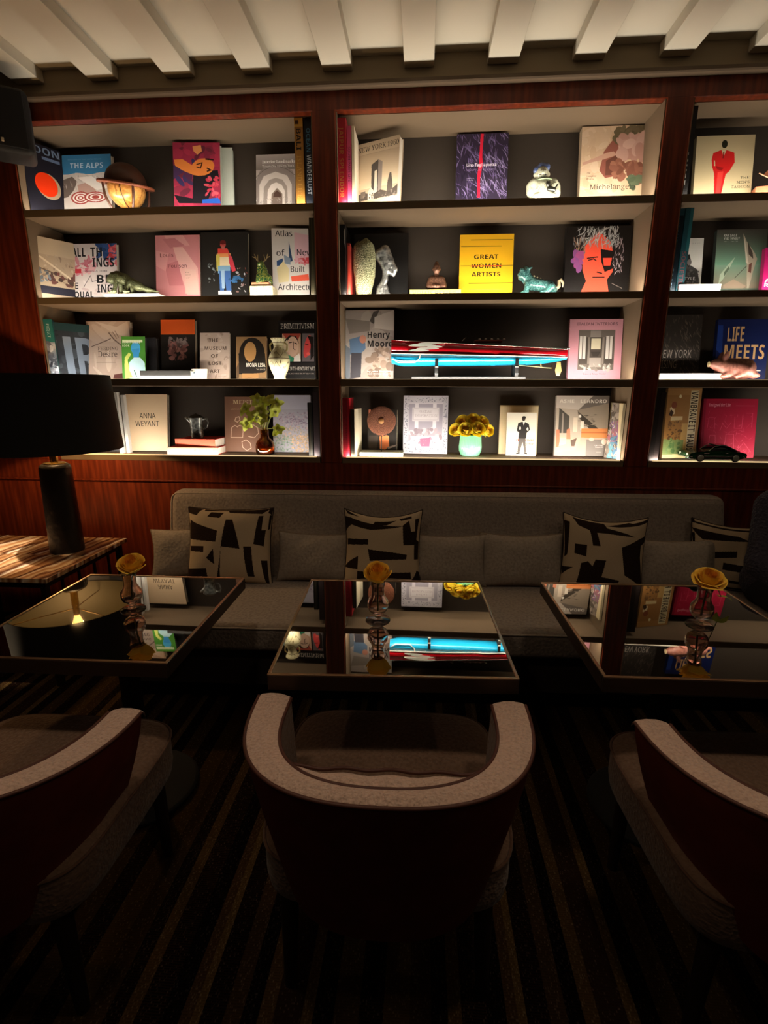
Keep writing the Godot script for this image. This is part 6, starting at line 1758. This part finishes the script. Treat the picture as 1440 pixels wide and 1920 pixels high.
func rose_bowl() -> void:
	var v := thing("ribbed_vase", "pale green ribbed pot full of yellow roses", "vase", Vector3(0.305, 1.0951, -0.165))
	var rows: Array = []
	for p in [[0.0, 0.0], [0.05, 0.0], [0.058, 0.005], [0.067, 0.03], [0.069, 0.055], [0.066, 0.085], [0.064, 0.115], [0.066, 0.128], [0.066, 0.131], [0.061, 0.131], [0.058, 0.1], [0.0, 0.1]]:
		var row := PackedVector3Array()
		for k in 120:
			var a := TAU * k / 120.0
			var rib := 1.0 + (0.028 * cos(a * 30.0) if p[0] > 0.06 and p[1] > 0.01 and p[1] < 0.125 else 0.0)
			row.append(Vector3(cos(a) * p[0] * rib, p[1], sin(a) * p[0] * rib))
		rows.append(row)
	var st := new_st()
	sheet(st, rows)
	obj("pot", st.commit(), glossy("5f9c78", 0.3), v)
	var yellow := StandardMaterial3D.new()
	yellow.albedo_color = Color("ffec4a")
	yellow.roughness = 0.7
	yellow.backlight_enabled = true
	yellow.backlight = Color(0.5, 0.4, 0.05)
	var gold := plain("ffca2c", 0.7)
	var rng := RandomNumberGenerator.new()
	rng.seed = 7
	var spots := [
		[-0.09, 0.158, 0.015, "leftmost yellow rose in the pale green ribbed pot"], [-0.036, 0.165, 0.055, "front yellow rose left of the middle of the pale green ribbed pot"],
		[0.034, 0.168, 0.055, "front yellow rose right of the middle of the pale green ribbed pot"], [0.095, 0.158, 0.015, "rightmost yellow rose in the pale green ribbed pot"],
		[-0.05, 0.205, -0.005, "upper left yellow rose in the pale green ribbed pot"], [0.012, 0.215, 0.005, "topmost yellow rose in the pale green ribbed pot"], [0.066, 0.20, -0.008, "upper right yellow rose in the pale green ribbed pot"]]
	for k in spots.size():
		var s: Array = spots[k]
		var r := thing("yellow_rose", s[3], "flower", Vector3(0.305, 1.0951, -0.165), 0.0, "yellow roses in the pale green ribbed pot")
		var c := Vector3(s[0], s[1], s[2])
		var lean := Basis(Quaternion(Vector3.UP, Vector3(c.x * 5.0, 0.45, 0.85).normalized()))
		var ps := new_st()
		rose_head(ps, Vector3.ZERO, Basis(), 0.04, 0.05 * (k % 3), 90 + k, true)
		obj("heart_petals", ps.commit(), gold, r, c, lean)
		ps = new_st()
		rose_head(ps, Vector3.ZERO, Basis(), 0.04, 0.05 * (k % 3), 90 + k, false)
		obj("petals", ps.commit(), yellow, r, c, lean)
		obj("stem", tube_mesh([Vector3(c.x * 0.3, 0.102, c.z * 0.3), c - Vector3(0, 0.015, 0)], [0.003], 5), plain("5a6a30", 0.6), r)

func pig() -> void:
	var p := thing("pig_figure", "brownish pink pottery pig lying in front of the deep blue book", "figurine", Vector3(1.765, 1.5533, -0.105))
	var m := mottled("pig", [[0.0, "643a32"], [0.5, "865448"], [1.0, "a06e60"]], 111, 0.04, 8.0, 0.45)
	obj("body", blob([bone(-0.05, 0.065, 0, 0.055, 0.06, 0, 0.055, 0.058), bone(-0.06, 0.075, 0.01, -0.105, 0.085, 0.015, 0.042, 0.03), bone(-0.105, 0.085, 0.015, -0.135, 0.085, 0.02, 0.022, 0.017), bone(-0.07, 0.12, 0.025, -0.062, 0.15, 0.03, 0.016, 0.008), bone(-0.07, 0.12, -0.02, -0.062, 0.148, -0.025, 0.016, 0.008), bone(0.05, 0.05, 0.03, 0.085, 0.03, 0.04, 0.042, 0.02), bone(0.085, 0.025, 0.04, 0.11, 0.022, 0.042, 0.016, 0.012), bone(-0.05, 0.03, 0.04, -0.08, 0.018, 0.05, 0.022, 0.014), bone(0.02, 0.03, 0.045, -0.01, 0.016, 0.055, 0.018, 0.012), ball(0.1, 0.075, 0.0, 0.012)], 0.006, 0.014), m, p)
	obj("snout_tip", lathe_mesh([[0.0, -0.004], [0.015, -0.003], [0.016, 0.0], [0.0, 0.001]], 16), plain("c8b48a", 0.4), p, Vector3(-0.153, 0.085, 0.022), Basis(Vector3.BACK, PI / 2))

func car() -> void:
	var c := thing("model_car", "small dark green model coupe with chrome trim and pale wheels", "model car", Vector3(1.695, 1.0951, -0.062))
	var green := glossy("1f5a34", 0.12)
	var prof := PackedVector2Array([Vector2(-0.158, 0.022), Vector2(-0.16, 0.036), Vector2(-0.152, 0.05), Vector2(-0.12, 0.057), Vector2(-0.055, 0.062), Vector2(-0.02, 0.064), Vector2(0.06, 0.063), Vector2(0.12, 0.058), Vector2(0.152, 0.05), Vector2(0.158, 0.04), Vector2(0.155, 0.024), Vector2(0.13, 0.018), Vector2(-0.13, 0.016)])
	var st := new_st()
	var rows: Array = []
	for z in [[-0.058, 0.9], [-0.064, 0.97], [-0.066, 1.0], [0.066, 1.0], [0.064, 0.97], [0.058, 0.9]]:
		var row := PackedVector3Array()
		for p in prof:
			row.append(Vector3(p.x * z[1], 0.038 + (p.y - 0.038) * z[1], z[0]))
		rows.append(row)
	var capa := PackedVector3Array()
	var capb := PackedVector3Array()
	for p in prof:
		capa.append(Vector3(0, 0.038, -0.058))
		capb.append(Vector3(0, 0.038, 0.058))
	rows.insert(0, capa)
	rows.append(capb)
	sheet(st, rows)
	obj("body_shell", st.commit(), green, c)
	var cab := PackedVector2Array([Vector2(-0.05, 0.06), Vector2(-0.015, 0.088), Vector2(0.02, 0.095), Vector2(0.055, 0.091), Vector2(0.125, 0.058)])
	st = new_st()
	rows = []
	for z in [[-0.05, 0.0], [-0.044, 1.0], [0.044, 1.0], [0.05, 0.0]]:
		var row := PackedVector3Array()
		for p in cab:
			row.append(Vector3(p.x, p.y if absf(z[0]) < 0.045 else 0.06, z[0] + 0.0))
		rows.append(row)
	sheet(st, rows, false)
	obj("cabin_windows", st.commit(), plain("121612", 0.08), c)
	obj("roof", box_mesh(Vector3(0.06, 0.004, 0.082), 0.0015, Vector3(0.025, 0.095, 0)), green, c)
	var chrome := plain("d8dcd4", 0.15, 0.9)
	for s in [-1.0, 1.0]:
		obj("window_trim", tube_mesh(range(5).map(func(k): return Vector3(cab[k].x, cab[k].y - 0.001, s * (0.0455 if k > 0 and k < 4 else 0.051))), [0.0018], 6), chrome, c)
		obj("side_trim", box_mesh(Vector3(0.16, 0.011, 0.003), 0.001, Vector3(0.0, 0.03, s * 0.0665)), chrome, c)
		obj("door_vent", box_mesh(Vector3(0.03, 0.004, 0.002), 0.0005, Vector3(-0.065, 0.048, s * 0.067)), chrome, c)
		obj("door_handle", box_mesh(Vector3(0.014, 0.003, 0.003), 0.0005, Vector3(0.045, 0.05, s * 0.067)), chrome, c)
		obj("headlight", lathe_mesh([[0.0, 0.004], [0.008, 0.002], [0.009, 0.0], [0.0, -0.003]], 14), plain("e8e8d0", 0.1), c, Vector3(-0.158, 0.042, s * 0.042), Basis(Vector3.BACK, PI / 2))
		for x in [-0.095, 0.098]:
			var w := obj("wheel", lathe_mesh(crisp([[0.0, -0.007], [0.023, -0.007], [0.024, 0.0], [0.023, 0.008], [0.016, 0.009], [0.0, 0.009]]), 24), plain("161616", 0.6), c, Vector3(x, 0.024, s * 0.06), Basis(Vector3.RIGHT, s * PI / 2))
			obj("hubcap", lathe_mesh([[0.0175, 0.0085], [0.017, 0.011], [0.006, 0.0125], [0.0, 0.013]], 20), plain("d4d8cc", 0.3, 0.4), w)
	obj("front_bumper", tube_mesh([Vector3(-0.14, 0.028, -0.066), Vector3(-0.162, 0.028, -0.05), Vector3(-0.166, 0.028, 0), Vector3(-0.162, 0.028, 0.05), Vector3(-0.14, 0.028, 0.066)], [0.0035], 6), chrome, c)
	obj("rear_bumper", tube_mesh([Vector3(0.14, 0.032, -0.066), Vector3(0.16, 0.033, -0.05), Vector3(0.163, 0.033, 0), Vector3(0.16, 0.033, 0.05), Vector3(0.14, 0.032, 0.066)], [0.0035], 6), chrome, c)

func open_box() -> void:
	var b := thing("copper_box", "copper pink open box at the right edge of the right top shelf", "box", Vector3(1.80, 2.4755, -0.11), -0.25)
	var m := plain("b4704e", 0.5)
	obj("tray", box_mesh(Vector3(0.16, 0.05, 0.12), 0.003, Vector3(0, 0.025, 0)), m, b)
	obj("lid", box_mesh(Vector3(0.16, 0.008, 0.12), 0.002, Vector3(0, 0.062, 0)), m, b, Vector3(0.012, 0.045, 0), Basis(Vector3.BACK, -0.6))
	obj("trim", tube_mesh([Vector3(-0.075, 0.11, 0.062), Vector3(0.085, 0.02, 0.062)], [0.003], 6), plain("f0b088", 0.4), b)

# ---------------------------------------------------------------- the person at the right end of the banquette
func build_person() -> void:
	var p := thing("person", "person in a dark grey knitted jumper seated at the right end of the banquette", "person", Vector3(1.85, 0.0, 0.53))
	var skin := plain("8a5a46", 0.6)
	# joints, in metres from the seat's foot: facing the table, bent forward a little, forearms resting on the thighs
	var body := [
		bone(-0.08, 0.53, -0.05, 0.08, 0.53, -0.05, 0.10, 0.10), bone(0, 0.56, -0.04, 0, 0.74, -0.01, 0.115, 0.115), bone(0, 0.74, -0.01, 0, 0.93, 0.05, 0.12, 0.115), bone(-0.13, 0.98, 0.05, 0.13, 0.98, 0.05, 0.065, 0.065),
		bone(0, 1.0, 0.06, 0, 1.10, 0.09, 0.05, 0.048), bone(0, 1.19, 0.115, 0, 1.22, 0.105, 0.078, 0.085), bone(0, 1.13, 0.15, 0, 1.15, 0.15, 0.05, 0.055), bone(0, 1.165, 0.20, 0, 1.15, 0.215, 0.012, 0.014), bone(-0.078, 1.17, 0.1, -0.08, 1.19, 0.095, 0.016, 0.018), bone(0.078, 1.17, 0.1, 0.08, 1.19, 0.095, 0.016, 0.018),
		bone(-0.19, 0.96, 0.05, -0.27, 0.72, 0.16, 0.05, 0.042), bone(-0.27, 0.72, 0.16, -0.2, 0.615, 0.36, 0.04, 0.028), bone(0.19, 0.96, 0.05, 0.26, 0.72, 0.16, 0.05, 0.042), bone(0.26, 0.72, 0.16, 0.13, 0.63, 0.36, 0.04, 0.028),
		bone(-0.1, 0.53, 0.0, -0.14, 0.52, 0.42, 0.088, 0.06), bone(-0.14, 0.51, 0.42, -0.15, 0.12, 0.42, 0.056, 0.036), bone(-0.15, 0.06, 0.42, -0.16, 0.035, 0.56, 0.04, 0.03), bone(0.1, 0.53, 0.0, 0.14, 0.52, 0.42, 0.088, 0.06), bone(0.14, 0.51, 0.42, 0.15, 0.12, 0.42, 0.056, 0.036), bone(0.15, 0.06, 0.42, 0.16, 0.035, 0.56, 0.04, 0.03)]
	for s in [-1.0, 1.0]:
		var w := Vector3(-0.2, 0.615, 0.36) if s < 0 else Vector3(0.13, 0.63, 0.36)
		body.append([w, w + Vector3(0, -0.012, 0.06), 0.027, 0.03])
		for k in 4:
			var o := Vector3((k - 1.5) * 0.018, -0.014, 0.085)
			var l: float = [0.04, 0.048, 0.044, 0.034][k]
			body.append([w + o, w + o + Vector3((k - 1.5) * 0.004, -0.006, l), 0.009, 0.0085])
			body.append([w + o + Vector3((k - 1.5) * 0.004, -0.006, l), w + o + Vector3((k - 1.5) * 0.004, -0.03, l + 0.016), 0.0085, 0.0075])
		body.append([w + Vector3(-s * 0.025, -0.01, 0.03), w + Vector3(-s * 0.045, -0.018, 0.07), 0.011, 0.009])
	obj("body", blob(body, 0.008, 0.016), skin, p)
	var knit := cloth("knit", "3a3640", 26.0, 9.0, 0.2)
	obj("jumper", blob([bone(-0.09, 0.56, -0.05, 0.09, 0.56, -0.05, 0.118, 0.118), bone(0, 0.58, -0.04, 0, 0.76, -0.01, 0.14, 0.145), bone(0, 0.76, -0.01, 0, 0.93, 0.05, 0.145, 0.14), bone(-0.15, 0.98, 0.05, 0.15, 0.98, 0.05, 0.085, 0.085), bone(0, 1.0, 0.06, 0, 1.06, 0.075, 0.07, 0.064),
		bone(-0.2, 0.965, 0.05, -0.275, 0.72, 0.16, 0.075, 0.062), bone(-0.275, 0.72, 0.16, -0.21, 0.628, 0.33, 0.06, 0.042), bone(0.2, 0.965, 0.05, 0.265, 0.72, 0.16, 0.075, 0.062), bone(0.265, 0.72, 0.16, 0.145, 0.64, 0.33, 0.06, 0.042)], 0.012, 0.03), knit, p)
	obj("trousers", blob([bone(-0.08, 0.53, -0.05, 0.08, 0.53, -0.05, 0.112, 0.112), bone(-0.1, 0.535, 0.0, -0.14, 0.525, 0.42, 0.1, 0.074), bone(-0.14, 0.515, 0.42, -0.15, 0.13, 0.42, 0.07, 0.055), bone(0.1, 0.535, 0.0, 0.14, 0.525, 0.42, 0.1, 0.074), bone(0.14, 0.515, 0.42, 0.15, 0.13, 0.42, 0.07, 0.055)], 0.012, 0.02), plain("16141a", 0.9), p)
	obj("hair", blob([bone(0, 1.2, 0.085, 0, 1.235, 0.09, 0.088, 0.09), bone(0, 1.15, 0.055, 0, 1.2, 0.06, 0.07, 0.08), bone(-0.07, 1.2, 0.1, -0.072, 1.23, 0.12, 0.02, 0.025), bone(0.07, 1.2, 0.1, 0.072, 1.23, 0.12, 0.02, 0.025)], 0.008, 0.02), plain("1c1410", 0.7), p)
	for s in [-1.0, 1.0]:
		obj("eye", lathe_mesh(range(7).map(func(k): return [0.011 * sin(PI * k / 6.0), -0.011 * cos(PI * k / 6.0)]), 10), plain("1a1210", 0.2), p, Vector3(s * 0.03, 1.185, 0.185))
		obj("shoe", blob([bone(s * 0.15, 0.05, 0.4, s * 0.16, 0.04, 0.57, 0.05, 0.04), bone(s * 0.15, 0.05, 0.4, s * 0.15, 0.1, 0.41, 0.048, 0.045)], 0.01, 0.02), plain("1a1614", 0.4), p)
	obj("mouth", tube_mesh([Vector3(-0.022, 1.12, 0.199), Vector3(0, 1.118, 0.206), Vector3(0.022, 1.12, 0.199)], [0.003, 0.006, 0.003], 6), plain("7a3c34", 0.5), p)
